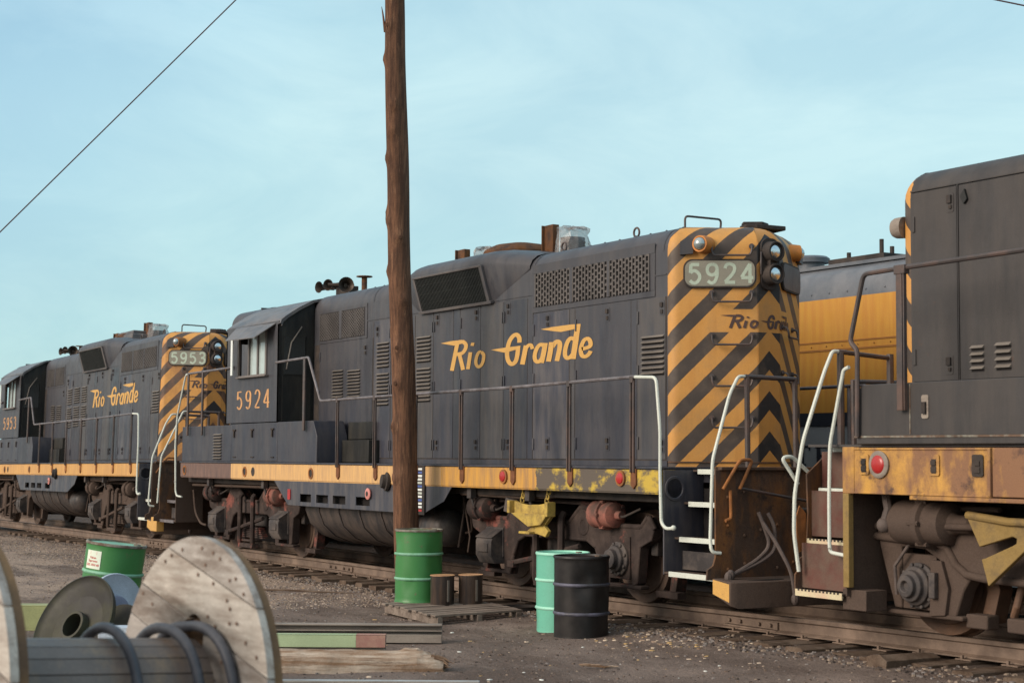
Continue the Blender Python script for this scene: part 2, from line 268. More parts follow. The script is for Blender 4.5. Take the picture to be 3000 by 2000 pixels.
LET=[('p',[(1.497,3.163),(1.773,3.176),(1.931,3.177),(2.158,3.17),(2.158,3.13),(2.004,3.12),(1.872,3.111)],0),('s',[(1.972,3.152),(1.898,2.971),(1.82,2.775)],0.11),('s',[(2.003,3.155),(2.123,3.146),(2.201,3.107),(2.188,3.049),(2.102,2.998),(1.958,2.989)],0.1),('s',[(2.023,2.994),(2.08,2.881),(2.132,2.774)],0.105),('s',[(2.393,3.121),(2.373,3.08)],0.09),('s',[(2.33,2.998),(2.299,2.893),(2.264,2.777)],0.1),('s',[(2.607,2.987),(2.676,2.952),(2.677,2.886),(2.628,2.82),(2.551,2.795),(2.488,2.827),(2.478,2.885),(2.512,2.952),(2.562,2.986),(2.607,2.987)],0.085),('p',[(2.862,3.002),(3.226,3.01),(3.601,3.014),(3.586,2.968),(3.453,2.968),(3.227,2.943),(3.052,2.971)],0),('s',[(3.573,3.054),(3.572,3.112),(3.514,3.156),(3.429,3.15),(3.344,3.098),(3.295,3.023),(3.273,2.924),(3.298,2.845),(3.363,2.798),(3.434,2.797),(3.497,2.836),(3.528,2.911),(3.544,2.987)],0.105),('s',[(3.737,3.009),(3.697,2.902),(3.648,2.776)],0.115),('s',[(3.727,2.961),(3.789,3.006),(3.857,3.005),(3.891,2.957)],0.085),('s',[(4.191,3.014),(4.152,2.89),(4.101,2.774)],0.115),('s',[(4.167,2.98),(4.082,3.001),(4.005,2.967),(3.949,2.889),(3.956,2.819),(4.017,2.791),(4.088,2.809),(4.138,2.858)],0.095),('s',[(4.334,3.016),(4.308,2.903),(4.265,2.783)],0.115),('s',[(4.343,2.954),(4.425,3.011),(4.5,3.007),(4.518,2.96),(4.489,2.872),(4.451,2.781)],0.105),('p',[(4.08,3.189),(4.325,3.2),(4.753,3.203),(4.971,3.197),(4.953,3.149),(4.754,3.138),(4.541,3.128),(4.345,3.151)],0),('s',[(4.917,3.194),(4.869,2.998),(4.81,2.788)],0.12),('s',[(4.84,3.023),(4.758,3.038),(4.69,2.996),(4.644,2.917),(4.637,2.844),(4.676,2.808),(4.737,2.809),(4.804,2.84)],0.095),('s',[(5.001,2.895),(5.172,2.917),(5.184,2.974),(5.134,3.011),(5.053,2.998),(4.994,2.929),(4.983,2.862),(5.017,2.814),(5.086,2.804),(5.15,2.826),(5.194,2.864)],0.09)]
# ---------------------------------------------------------------- hood outline shared by the hood-unit locomotives
YH=.9126; YS=1.5; FX=7.316; HC=.16; CX,CY=.580,.8145; SL=1.004-.16   # chamfer direction and straight length
def nose_fn(s,z,o=0):
    a=abs(s); g=-1 if s<0 else 1
    if a<=HC: return (FX+o,s,z)
    return (FX-(a-HC)*CX+o*CY, g*(HC+(a-HC)*CY+o*CX), z)
def outline():
    """plan of the hood end from the near side round to the far side, as (x,y,s)"""
    r=.16; A=[]
    ex,ey,_=nose_fn(-(HC+SL),0); th0=0.; n=8
    ang=math.asin(CY)   # turning from +X heading to chamfer heading
    pts=[]; x=ex; y=ey
    cx_,cy_=ex-CY*r,ey+CX*r
    a1=math.atan2(-CX,CY); a0=-math.pi/2
    for i in range(n+1):
        t=a0+(a1-a0)*i/n; pts.append((cx_+r*math.cos(t),cy_+r*math.sin(t)))
    s=-(HC+SL)-r*(a1-a0); o=[]
    for i,(px,py) in enumerate(pts): o.append((px,max(py,-YH),s+r*(a1-a0)*i/n))
    o+= [(*nose_fn(-(HC+SL)*(1-k)-HC*k,0)[:2],-(HC+SL)*(1-k)-HC*k) for k in (.25,.5,.75)]
    o.append((FX-.012,-HC-.01,-HC-.018)); o.append((FX,-HC+.012,-HC+.012)); o.append((FX,0,0.))
    return o+[(a,-b,-c) for a,b,c in o[-2::-1]]
OUT=outline(); X0=OUT[0][0]
def hood_profile():
    """half section (y from side inward, z, inset)"""
    P=[(0,1.5,0)]; r=.27; zt=4.165
    P.append((0,zt-r,0))
    for i in range(1,8):
        a=math.pi/2*i/7; P.append((r*(1-math.cos(a)),zt-r+r*math.sin(a),0))
    return P
def inset(pts,d):
    n=len(pts); q=[]
    for i in range(n):
        a=pts[max(i-1,0)]; b=pts[i]; c=pts[min(i+1,n-1)]
        e1=Vector((b[0]-a[0],b[1]-a[1])); e2=Vector((c[0]-b[0],c[1]-b[1]))
        if i==0: e1=Vector((1,0))
        if i==n-1: e2=Vector((-1,0))
        n1=Vector((-e1.y,e1.x)).normalized(); n2=Vector((-e2.y,e2.x)).normalized(); mm=(n1+n2).normalized(); k=d/max(.5,mm.dot(n1))
        q.append((b[0]+mm.x*k,b[1]+mm.y*k))
    return q
def make_nose(par,mats,zb=1.5,mir=None,name='hood_nose'):
    mb=MB(); base=[(a,b) for a,b,c in OUT]; S=[c for a,b,c in OUT]; rings=[]; uv=[]
    T=0; pz=None; prev=(0,0)
    for ins,z,_ in [(0,zb,0),(0,2.2,0),(0,3.0,0)]+hood_profile()[1:]:
        if pz is None: T=z
        else: T+=math.hypot(z-pz,ins-prev[0])
        pz=z; prev=(ins,z)
        ring=inset(base,ins) if ins else base
        rings.append([(max(a,X0),b,z) if i not in(0,len(base)-1) else (X0,b,z) for i,(a,b) in enumerate(ring)]); uv+= [(s,T) for s in S]
    r=rings[-1]; rings.append([(X0+(a-X0)*.55,b*.5,4.19) for a,b,c in r]); uv+=[(s*.6,T+.3) for s in S]
    rings.append([(X0+(a-X0)*.2,b*.1,4.20) for a,b,c in r]); uv+=[(s*.2,T+.6) for s in S]
    mb.loft(rings,0,False,False); mb.uv=uv
    if mir: mb.v=[mir(*k) for k in mb.v]
    return mb.build(name,mats,par,smooth=19)
def side(y0=YH): return lambda x,z,o:(x,-y0-o,z)
def rrect(x0,x1,z0,z1,r,n=4):
    o=[]
    for cx,cz,a in((x1-r,z1-r,0),(x0+r,z1-r,90),(x0+r,z0+r,180),(x1-r,z0+r,270)):
        for i in range(n+1): t=R(a+90*i/n); o.append((cx+r*math.cos(t),cz+r*math.sin(t)))
    return o
def louver(par,x0,x1,z0,z1,n,name='louver_bank',y=YH+.008):
    mb=MB(); h=(z1-z0)/n
    for i in range(n):
        z=z1-i*h; a=x0+.012; b=x1-.012
        mb.add([(a,-y,z-.01),(b,-y,z-.01),(b,-y-.030,z-h*.60),(a,-y-.030,z-h*.60),(a,-y+.0,z-h*.66),(b,-y,z-h*.66)],[(0,1,2,3),(3,2,5,4),(0,3,4),(1,5,2)],0)
        mb.add([(a,-y-.0015,z-h*.62),(b,-y-.0015,z-h*.62),(b,-y-.0015,z-h*.98),(a,-y-.0015,z-h*.98)],[(0,1,2,3)],1)  # dark strip painted in for the shadow under the slat
    return mb.build(name,[slatm,dark],par)
def latch(par,x,z,y=YH+.008):
    mb=MB(); mb.plate(rrect(x-.045,x+.045,z-.085,z+.085,.02),side(y),0,.004,1); mb.box(x-.022,x+.022,-y-.022,-y-.004,z+.01,z+.06,0); mb.box(x-.02,x+.02,-y-.014,-y-.004,z-.065,z-.02,0)
    return mb.build('door_latch',[dkiron,paint],par)
def grille(par,x0,x1,z0,z1,dx,name='intake_grille',mt=None,y=YH,dz=.075):
    mb=MB(); mb.add([(x0,-y-.002,z0),(x1,-y-.002,z0),(x1,-y-.002,z1),(x0,-y-.002,z1)],[(0,1,2,3)],1)
    n=int((x1-x0)/dx)
    for i in range(n+1):
        x=x0+(x1-x0)*i/n; mb.box(x-dx*.17,x+dx*.17,-y-.022,-y-.004,z0,z1)
        if i<n:
            k=0; z=z0+(dz*.25 if i%2 else dz*.75)
            while z<z1-.01: mb.box(x+dx*.17,x+dx*.83,-y-.018,-y-.006,z,z+dz*.32); z+=dz
    return mb.build(name,[mt or grillem,dark],par)
def tube_part(par,name,path,r,m,bend=.06,n=8,extra=None,**k):
    mb=MB(); mb.tube(path,r,n,0,bend)
    if extra: extra(mb)
    return mb.build(name,m if isinstance(m,list) else [m],par,**k)
# ---------------------------------------------------------------- trucks
def wheelset(tr,x,m=wheelm):
    for g in(-1,1):
        mb=MB(); y=g*.7175
        mb.lathe((x,y+g*.085,.508),(0,-g,0),[(0,.12),(.0,.40),(.02,.41),(.0,.455),(0,.500),(.11,.508),(.125,.530),(.145,.532),(.15,.46),(.10,.40),(.10,.14)],40)
        mb.build('wheel',[m],tr,smooth=30)
    MB().cyl((x,-.75,.508),(x,.75,.508),.09,n=12).build('axle',[dkiron],tr)
def journal(tr,x,g,hub=False,z=.50):
    mb=MB(); y=g*1.0
    if hub:
        mb.box(x-.20,x+.20,min(y,g*1.14),max(y,g*1.14),z-.22,z+.25,1)
        mb.lathe((x,g*1.12,z),(0,g,0),[(0,.19),(.05,.19),(.06,.15),(.10,.145),(.11,.11),(.17,.105),(.175,.045),(.15,.04)],24,0)
        for i in range(8):
            a=i*math.pi/4+.3; mb.cyl((x+.165*math.cos(a),g*1.16,z+.165*math.sin(a)),(x+.165*math.cos(a),g*1.195,z+.165*math.sin(a)),.022,n=8)
    else:
        pr=[(-.0,-.20),(.0,.24),(.10,.24),(.28,.12),(.30,.08),(.30,-.10),(.24,-.20)]
        rings=[[(x+dx,g*(1.0+a),z+b) for a,b in pr] for dx in(-.19,-.17,.17,.19)]
        mb.loft(rings,0); mb.box(x-.21,x+.21,min(g*1.08,g*1.14),max(g*1.08,g*1.14),z-.12,z+.245,0)
        mb.add([(x-.2,g*1.09,z+.258),(x+.2,g*1.09,z+.258),(x+.2,g*1.30,z+.128),(x-.2,g*1.30,z+.128),(x-.2,g*1.09,z+.243),(x+.2,g*1.09,z+.243),(x+.2,g*1.30,z+.113),(x-.2,g*1.30,z+.113)],[(0,1,2,3),(4,7,6,5),(0,3,7,4),(1,5,6,2),(3,2,6,7),(0,4,5,1)],0)
        mb.box(x-.12,x+.12,min(g*1.29,g*1.315),max(g*1.29,g*1.315),z-.06,z+.05,0)
    mb.build('journal_box',[jbox,truckm],tr,bevel=.008)
def brake_cyl(tr,x,g,m,d=1,z=.98,r=.155):
    mb=MB(); y=g*1.18
    mb.lathe((x-d*.26,y,z),(d,0,0),[(0,.06),(0,r*.75),(.03,r),(.22,r),(.225,r*1.12),(.255,r*1.12),(.26,r*.95),(.40,r*.92),(.43,r*.6),(.44,.05),(.52,.045)],20,0)
    for i in range(6):
        a=i*math.pi/3; mb.cyl((x-d*.05,y+r*1.05*math.cos(a),z+r*1.05*math.sin(a)),(x+d*.02,y+r*1.05*math.cos(a),z+r*1.05*math.sin(a)),.018,n=6)
    mb.build('brake_cylinder',[m],tr,smooth=30)
    tube_part(tr,'brake_pipe',[(x+d*.2,y-g*.02,z),(x+d*.33,y+g*.04,z-.02),(x+d*.55,y-g*.05,z+.08)],.014,dkiron,.05,6)
def truck(par,cx,mt,hubs=()):
    tr=MB()
    o=[(-2.0,.84),(-1.88,.98),(-1.75,.86),(-1.1,.86),(-.95,1.02),(-.55,1.05),(-.3,.86),(.3,.86),(.55,1.05),(.95,1.02),(1.1,.86),(1.75,.86),(1.88,.98),(2.0,.84),(1.95,.72),(1.74,.64),(1.69,.24),(1.58,.20),(1.56,.66),(1.18,.66),(1.16,.20),(1.04,.20),(.96,.42),(.86,.60),(.68,.68),(-.68,.68),(-.86,.60),(-.96,.42),(-1.04,.20),(-1.16,.20),(-1.18,.66),(-1.56,.66),(-1.58,.20),(-1.69,.24),(-1.74,.64),(-1.95,.72)]
    for g in(-1,1):
        tr.plate([(cx+a,b) for a,b in o],lambda x,z,k:(x,g*(.99+k),z),0,.13,0)
        # rolled top and bottom flanges of the casting
        for i in list(range(0,13))+[]:
            (a,b),(c,d)=o[i],o[i+1]; tr.tube([(cx+a,g*1.10,b),(cx+c,g*1.10,d)],.035,6)
        for i in range(22,28):
            (a,b),(c,d)=o[i],o[i+1]; tr.tube([(cx+a,g*1.10,b),(cx+c,g*1.10,d)],.028,6)
        tr.box(cx-1.75,cx-1.02,min(g*1.0,g*1.12),max(g*1.0,g*1.12),.18,.225); tr.box(cx+1.02,cx+1.75,min(g*1.0,g*1.12),max(g*1.0,g*1.12),.18,.225)
        tr.lathe((cx+.62,g*1.1,.84),(0,g,0),[(0,.12),(.03,.12),(.03,.06),(.0,.05)],16,0); tr.lathe((cx-.62,g*1.1,.84),(0,g,0),[(0,.12),(.03,.12),(.03,.06),(.0,.05)],16,0)
    tr.box(cx-.35,cx+.35,-1.0,1.0,.45,.78,1); tr.box(cx-1.9,cx-1.78,-1.0,1.0,.55,.8,1); tr.box(cx+1.78,cx+1.9,-1.0,1.0,.55,.8,1)
    tr.box(cx-1.05,cx+1.05,-.5,.5,.25,.75,1)
    T=tr.build('truck_frame',[mt,dkiron],par,bevel=.012)
    for dx in(-1.372,1.372): wheelset(T,cx+dx)
    for g in(-1,1):
        for dx in(-1.372,1.372): journal(T,cx+dx,g,dx in hubs and g<0)
        brake_cyl(T,cx-1.52,g,mt,1); brake_cyl(T,cx+1.22,g,salmon if mt is truckm else mt,1)
        h=MB()                                  # swing hangers with the spring plank between them
        for dx in(-.26,.30): h.tube([(cx+dx,g*1.18,.98),(cx+dx,g*1.22,.93),(cx+dx,g*1.22,.20),(cx+dx-.03,g*1.18,.12)],.045,6)
        h.box(cx-.28,cx+.33,min(g*1.10,g*1.24),max(g*1.10,g*1.24),.10,.17); h.box(cx-.24,cx+.26,min(g*1.02,g*1.2),max(g*1.02,g*1.2),.20,.23)
        for k in range(6): h.box(cx-.50+.03*k,cx+.50-.03*k,min(g*1.02,g*1.12),max(g*1.02,g*1.12),.26+.03*k,.284+.03*k)
        h.build('swing_hanger',[mt],T,bevel=.006)
        lv=MB(); lv.tube([(cx-.85,g*1.20,.33),(cx-.3,g*1.20,.42),(cx+.62,g*1.17,.60)],.035,6); lv.box(cx-.9,cx-.75,min(g*1.16,g*1.24),max(g*1.16,g*1.24),.28,.36)
        lv.build('brake_lever',[mt],T,bevel=.005)
        for dx in(-.82,.84): lv=MB(); lv.plate([(cx+dx-.05,.18),(cx+dx+.05,.16),(cx+dx+.10,.45),(cx+dx+.02,.74),(cx+dx-.05,.72),(cx+dx-.02,.45)],lambda x,z,k:(x,g*(.86+k),z),0,.07); lv.build('brake_hanger',[mt],T,bevel=.005)
        for dx in(-1.95,1.95): lv=MB(); lv.plate([(cx+dx-.05,.16),(cx+dx+.06,.16),(cx+dx+.12,.42),(cx+dx+.0,.62),(cx+dx-.06,.60),(cx+dx+.0,.42)],lambda x,z,k:(x,g*(.70+k),z),0,.14); lv.box(cx+dx-.2,cx+dx+.2,min(g*.8,g*.92),max(g*.8,g*.92),.10,.17); lv.build('brake_shoe',[mt],T,bevel=.005)
        MB().tube([(cx-1.9,g*1.08,1.06),(cx-.4,g*1.06,1.10),(cx+.5,g*1.06,1.09),(cx+1.4,g*1.1,1.07)],.025,6,0,.1).build('sand_pipe',[mt],T)
    return T
# ---------------------------------------------------------------- a four-axle road switcher, local frame: +X towards the striped end, rail top z=0
def gp(root,num,A):
    P=root
    # --- underframe
    mb=MB(); mb.box(-7.17,7.36,-1.49,-1.30,1.235,1.495); mb.box(-7.17,7.36,1.30,1.49,1.235,1.495)
    mb.box(-7.17,7.36,-YS,-1.49,1.25,1.49)
    mb.build('side_sill',[sillmA if A else yellow],P,bevel=.006)
    mb=MB(); mb.box(-8.25,8.26,-.98,.98,1.36,1.492); mb.box(-7.2,7.37,-YS-.012,YS+.012,1.497,1.522); mb.box(-8.0,8.0,-.45,.45,.95,1.36,1); mb.box(-7.3,7.3,-1.3,1.3,1.15,1.36,1)
    mb.build('walkway_deck',[paint,dkiron],P,bevel=.004)
    s=side(YS)
    for x,w_ in((-4.1,.055),(-1.47,.055),(-6.95,.05)): sill=MB(); sill.lathe((x,-YS+.004,1.362),(0,-1,0),[(0,.085),(.014,.085),(.014,.06),(-.0,.06)],18,0); sill.lathe((x,-YS,1.362),(0,-1,0),[(.002,.06),(.004,.0001)],18,1); sill.build('sill_hole_ring',[rusto,dkiron],P)
    sill=MB(); sill.lathe((-3.756,-YS,1.366),(0,-1,0),[(0,.075),(.004,.07)],14,1)
    sill.build('sill_hole_ring',[rusto,dkiron],P)
    for x in((4.19,1.385),(6.655,1.395)) if A else ():
        mb=MB(); mb.lathe((x[0],-YS-.002,x[1]),(0,-1,0),[(0,.085),(.02,.085),(.022,.07)],20,1); mb.lathe((x[0],-YS-.022,x[1]),(0,-1,0),[(0,.065),(.012,.055),(.018,.03)],20,0)
        mb.build('reflector',[redlens,rusto],P)
    # --- hood
    prof=hood_profile(); ring=[( -(YH-i),z) for i,z,_ in prof]+[(-.3,4.19),(0,4.20),(.3,4.19)]+[((YH-i),z) for i,z,_ in prof[::-1]]
    mb=MB(); mb.loft([[(x,y,z) for y,z in ring] for x in(-2.72,X0)],0,False,False); mb.build('long_hood',[paint],P,smooth=40)
    seam=MB()
    for x in(3.88,6.62,-.60):
        r=[(-(YH-i)-(.004 if i<.2 else 0),z+(.004 if i>.1 else 0)) for i,z,_ in prof[1:]]+[(0,4.205)]
        seam.loft([[(x-.012,y,z) for y,z in r],[(x+.012,y,z+.002) for y,z in r]],0,False,False)
    for i in range(30):
        x=-2.4+i*.31; seam.ball((x,-.62,4.172),.016,0,6)
    seam.box(-2.7,X0,-YH-.012,-YH,1.525,1.585); seam.build('roof_seam',[paint],P)
    hood_e=MB().box(-2.70,-.60,-YH-.003,-YH+.02,1.53,3.365).box(-.60,3.89,-YH-.003,-YH+.02,1.53,3.60).box(3.89,6.68,-YH-.003,-YH+.02,1.53,3.385).build('door_recess',[dkiron],P)
    doors=[(-2.50,-.62,1.6,3.37),(-.57,-.03,1.6,3.60),(-.01,.73,1.6,3.60),(.75,1.275,1.6,3.60),(1.29,1.845,1.6,3.60),(1.857,2.027,1.6,3.60),(2.04,2.58,1.6,3.60),(2.592,3.17,1.6,3.60),(3.182,3.757,1.6,3.60),(3.77,3.885,1.6,3.60),(3.90,4.715,1.6,3.385),(4.73,4.84,1.6,3.385),(4.855,6.0,1.6,3.385),(6.012,6.118,1.6,3.385),(6.13,6.66,1.6,3.385)]
    D=[]
    for i,(a,b,c,d) in enumerate(doors):
        mb=MB(); mb.box(a,b,-YH-.008,-YH,c,d)
        for hx in ((a+.02,b-.02) if b-a>.3 else ()):
            for hz in(2.58,1.78,d-.2):
                if (hx-a<.05)==(i%2==0): mb.box(hx-.012,hx+.012,-YH-.022,-YH-.008,hz-.07,hz+.07)
        D.append(mb.build('access_door',[(paint2 if i in(1,10) else paint3 if i in(3,7,11,14) else paint4 if i in (5,8) else paint)],P,bevel=.002))
    MB().box(-2.70,6.68,-YH-.007,-YH,3.625,3.64).build('belt_seam',[paint],P)
    for di,x,z in((0,-.85,3.2),(1,-.45,3.45),(4,1.40,3.49),(6,2.48,3.48),(8,3.30,3.50),(10,4.244,3.28),(12,5.538,3.27),(14,6.604,3.265),(4,1.40,1.78),(6,2.48,1.78),(8,3.30,1.78),(10,4.244,1.78),(12,5.538,1.78),(14,6.6,1.75)): latch(D[di],x,z)
    for di,a,b,c,d,n in((14,6.21,6.655,2.52,2.98,8),(3,.785,1.22,2.92,3.30,7),(3,.785,1.22,2.37,2.86,9),(1,-.47,-.06,2.90,3.29,7),(1,-.47,-.06,2.35,2.84,9),(0,-2.01,-1.61,2.50,2.95,9),(0,-1.47,-1.01,2.49,2.93,9)): louver(D[di],a,b,c,d,n)
    louver(D[2],.12,.62,2.37,2.86,9); louver(D[2],.12,.62,2.92,3.30,7)
    # upper intake panels
    fr=MB()
    fr.box(3.885,6.467,-YH-.010,-YH,3.885,4.0); fr.box(3.885,6.467,-YH-.010,-YH,3.40,3.468); fr.box(3.885,3.957,-YH-.010,-YH,3.468,3.885); fr.box(6.37,6.467,-YH-.010,-YH,3.468,3.885)
    fr.box(4.748,4.806,-YH-.026,-YH,3.468,3.885); fr.box(5.545,5.585,-YH-.026,-YH,3.468,3.885); fr.build('grille_frame',[paint],P,bevel=.003)
    for a,b in((3.96,4.745),(4.81,5.545),(5.585,6.367)): grille(P,a,b,3.47,3.883,.062)
    fr=MB(); fr.box(-2.52,-.81,-YH-.010,-YH,3.845,3.90); fr.box(-2.52,-.81,-YH-.010,-YH,3.375,3.418); fr.box(-2.52,-2.478,-YH-.010,-YH,3.418,3.845); fr.box(-.90,-.81,-YH-.010,-YH,3.418,3.845); fr.box(-1.765,-1.675,-YH-.026,-YH,3.418,3.845); fr.build('grille_frame',[paint],P,bevel=.003)
    for a,b in((-2.476,-1.767),(-1.673,-.90)): grille(P,a,b,3.42,3.842,.040,dz=.05,mt=grillem)
    # --- striped end
    nose=make_nose(P,[stripem if A else stripem2])
    rim=MB(); rim.plate([(x*1.0,y) for x,y in [(a,b) for a,b,c in OUT]],lambda x,y,o:(x+.012,y*1.012,1.565+o),0,.014); rim.build('base_seam',[rustp],nose)
    for g in(-1,1):
        f=(lambda s_,z,o,g=g:nose_fn(g*abs(s_),z,o))
        nb=MB(); nb.plate(rrect(.172,.965,3.468,3.782,.10,6),f,0,.030,0); nb.plate(rrect(.19,.947,3.486,3.764,.085,6),f,.030,.034,1)
        o=nb.build('number_board',[dkiron,boardg if g<0 else paint],P)
        if g<0:
            d=MB(); digits(d,num,lambda a,b,oo:nose_fn(a,b,.0345+oo),.0,-.912,3.517,.142,.212,.190,.036,1.0)
            d.build('board_number',[boardn],o)
        sx=g*.80
        sx=g*.70; cl=MB(); px,py,pz=nose_fn(sx,3.94,-.03 if g<0 else -.09)
        ld=Vector((.40,g*.92,0)).normalized(); cl.lathe((px,py,pz),ld,[(-.08,.06),(.0,.095),(.10,.098),(.17,.092),(.18,.090),(.18,.074),(.16,.07)],20,0)
        cl.plate([(.86,3.84),(1.0,3.83),(1.0,3.97),(.92,4.03),(.85,4.0)],f,.0,.05,1)
        c_=cl.build('class_light',[rusto if not A else mat_y,paint],P,smooth=30)
        MB().ball(Vector((px,py,pz))+ld*.165,.072,0,16).build('lens',[bulb],c_)
        for zb in(3.818,3.311,2.845,2.395,1.946) if g<0 else (2.95,2.45):
            a,b=(.657,.223)
            p=[f(a,zb+.105,0),f(a,zb+.105,.055),f(a,zb+.05,.075),f(a-.02,zb,.075),f(b+.02,zb,.075),f(b,zb+.05,.075),f(b,zb+.105,.055),f(b,zb+.105,0)]
            def ex(m_,a=a,b=b,zb=zb,f=f):
                for q in(a,b): m_.lathe(f(q,zb+.105,0),Vector(f(q,zb,1))-Vector(f(q,zb,0)),[(0,.03),(.02,.03),(.022,.018)],10)
            tube_part(P,'grab_iron',p,.012,pipe,.03,8,ex)
    # twin headlight
    hl=MB(); hl.plate(rrect(-.125,.125,3.45,4.02,.10,5),lambda y,z,o:(FX+o,y,z),0,.03)
    for z in(3.865,3.620): hl.lathe((FX+.02,0,z),(1,0,0),[(0,.125),(.05,.112),(.115,.110),(.12,.108),(.12,.094),(.10,.092)],28)
    hl.box(FX,FX+.1,-.06,.06,3.65,3.85); h_=hl.build('headlight',[dkiron],P,smooth=30)
    for z in(3.865,3.620): MB().lathe((FX+.132,0,z),(-1,0,0),[(0,.001),(.005,.05),(.018,.086),(.026,.093)],24).build('lens',[lampglass],h_)
    tube_part(h_,'conduit',[(FX+.03,-.13,3.86),(FX+.05,-.15,3.74),(FX+.03,-.13,3.62)],.012,pipe,.03)
    # small lettering round the end
    d=MB(); k=.362
    strokes(d,[(t,[((-.564+(a-1.497)*.337 if a<2.68 else -.165+(a-2.68)*.255),3.029+(b-2.775)*k) for a,b in pts],w_*.32) for t,pts,w_ in LET],lambda a,b,o:nose_fn(a,b,o),.004,.9,step=.0005)
    d.build('end_lettering',[nletter],P)
    # side lettering
    d=MB(); strokes(d,LET,side(YH+.009),.0015,.47,step=.0006); 
    d.build('side_lettering',[lettering],P)
    # --- dynamic brake blister
    full=[(YH+.001,3.62),(1.06,4.105),(1.045,4.18),(.97,4.245),(.85,4.29),(.6,4.325),(0,4.345)]
    flat=[(YH+.001,3.96),(YH+.001,4.0),(.875,4.08),(.80,4.14),(.70,4.17),(.5,4.185),(0,4.20)]
    mix=lambda t:[(a*(1-t)+c*t,b*(1-t)+d*t) for (a,b),(c,d) in zip(full,flat)]
    secs=[(.32,1),(.62,.45),(.80,.12),(.97,0),(2.84,0),(2.90,.02),(3.35,.5),(3.80,1)]
    mb=MB(); rings=[]
    for x,t in secs:
        q=mix(t); rings.append([(x,-a,b) for a,b in q]+[(x,a,b) for a,b in q[-2::-1]])
    mb.loft(rings,0,False,False); B=mb.build('brake_blister',[paint],P,smooth=38)
    gb=MB(); f=lambda x,t,o:(x,-(YH+.001+(1.06-YH)*t)-o*.96,3.62+.485*t-o*.29)
    gb.add([f(.99,.06,.006),(f(2.82,.06,.006)),f(2.82,.94,.006),f(.99,.94,.006)],[(0,1,2,3)],1)
    n=46
    for i in range(n+1):
        x=.99+1.83*i/n; gb.add([f(x-.008,.05,.006),f(x+.008,.05,.006),f(x+.008,.95,.006),f(x-.008,.95,.006),f(x-.006,.05,.03),f(x+.006,.05,.03),f(x+.006,.95,.03),f(x-.006,.95,.03)],[(4,5,6,7),(0,4,7,3),(1,2,6,5)])
    for t in(.25,.5,.75): gb.add([f(.99,t-.01,.02),f(2.82,t-.01,.02),f(2.82,t+.01,.02),f(.99,t+.01,.02)],[(0,1,2,3)])
    gb.build('blister_grille',[grilled,dark],B)
    tr=MB(); 
    for a,b in((2.80,2.87),(.95,1.0)): tr.plate([(a,0.03),(b,0.03),(b,.98),(a,.98)],f,.0,.035)
    tr.plate([(.93,-.02),(2.93,-.02),(2.93,.05),(.93,.05)],f,0,.06); tr.plate([(.95,.95),(2.85,.95),(2.85,1.0),(.95,1.0)],f,0,.04)
    tr.build('grille_trim',[roofm],B,bevel=.003)
    # --- roof fittings
    fan=MB(); fan.lathe((2.08,0,4.30),(0,0,1),[(0,.52),(.10,.52),(.13,.50),(.20,.36),(.235,.16),(.24,.02)],32); fan.build('fan_housing',[stackr],P,smooth=30)
    for x,y,hz,ww in((.66,-.12,4.60,.15),(3.0,-.10,4.68,.16)):
        mb=MB(); mb.box(x-ww,x+ww*.4,y-.01,y+.09,4.2,hz); mb.box(x-ww,x-ww+.02,y-.05,y+.09,4.2,hz); mb.box(x-ww-.02,x+.42,y-.05,y+.35,4.15,4.22)
        mb.build('exhaust_stack',[stackr],P,bevel=.006)
    for x,y,rr,hz in((1.12,.05,.19,4.55),(3.30,.05,.19,4.58)):
        mb=MB(); mb.cyl((x,y,4.15),(x,y,hz-.10),rr*.85,n=20)
        for k in range(4): mb.lathe((x,y,4.24+k*(hz-4.36)/4),(0,0,1),[(0,rr*.86),(.02,rr*.9),(.035,rr*.86)],20)
        c_=mb.build('cooling_fan',[dkiron],P,smooth=30)
        pl=MB(); rings=[]; rnd=random.Random(int(x*10)+len(num))
        for j in range(9):
            t=j/8; zz=4.17+(hz+.04-4.17)*math.sin(t*math.pi/2); r0=rr*(1.30-.35*t) if j<7 else rr*(.65 if j==7 else .1)
            rings.append([(x+(r0+rnd.uniform(-.05,.05))*math.cos(i*math.pi/12),y+(r0+rnd.uniform(-.03,.03))*math.sin(i*math.pi/12),zz+rnd.uniform(-.035,.03)) for i in range(24)])
        pl.loft(rings,0,True,False); pl.build('plastic_wrap',[plastic],c_,smooth=20)
    if not A:
        mb=MB(); mb.box(1.6,3.0,-.45,.35,4.30,4.42); mb.box(1.7,2.9,-.40,.3,4.42,4.50); mb.build('roof_hatch',[roofm],P,bevel=.02)
    for x in(5.55,3.98,-.55):
        mb=MB(); c=Vector((x,-.52,4.25)); mb.tube([c+Vector((.055*math.cos(t*math.pi/8),0,.055*math.sin(t*math.pi/8))) for t in range(-4,13)],.013,6); mb.box(x-.02,x+.02,-.55,-.49,4.15,4.21)
        mb.build('lifting_ring',[pipe],P)
    tube_part(P,'roof_grab_rail',[(6.33,-.40,4.17),(6.33,-.40,4.36),(6.33,.12,4.36),(6.33,.10,4.18)],.013,pipe,.05)
    mb=MB(); mb.plate([(6.75,.05),(6.92,.0),(7.0,.1),(7.02,.5),(6.7,.55)],lambda x,y,o:(x,y,4.18+o),0,.05); mb.plate([(6.72,.1),(6.85,.02),(6.98,.2),(6.9,.35)],lambda x,y,o:(x,y,4.23+o),0,.035); mb.build('roof_vent',[dkiron],P,bevel=.01)
    # horns
    mb=MB(); mb.box(-3.75,-3.25,-.08,.10,4.30,4.42); mb.cyl((-3.5,0,4.18),(-3.5,0,4.36),.05); mb.tube([(-4.1,.02,4.45),(-3.3,.02,4.44)],.03)
    hb=mb.build('air_horn',[dkiron],P,bevel=.006)
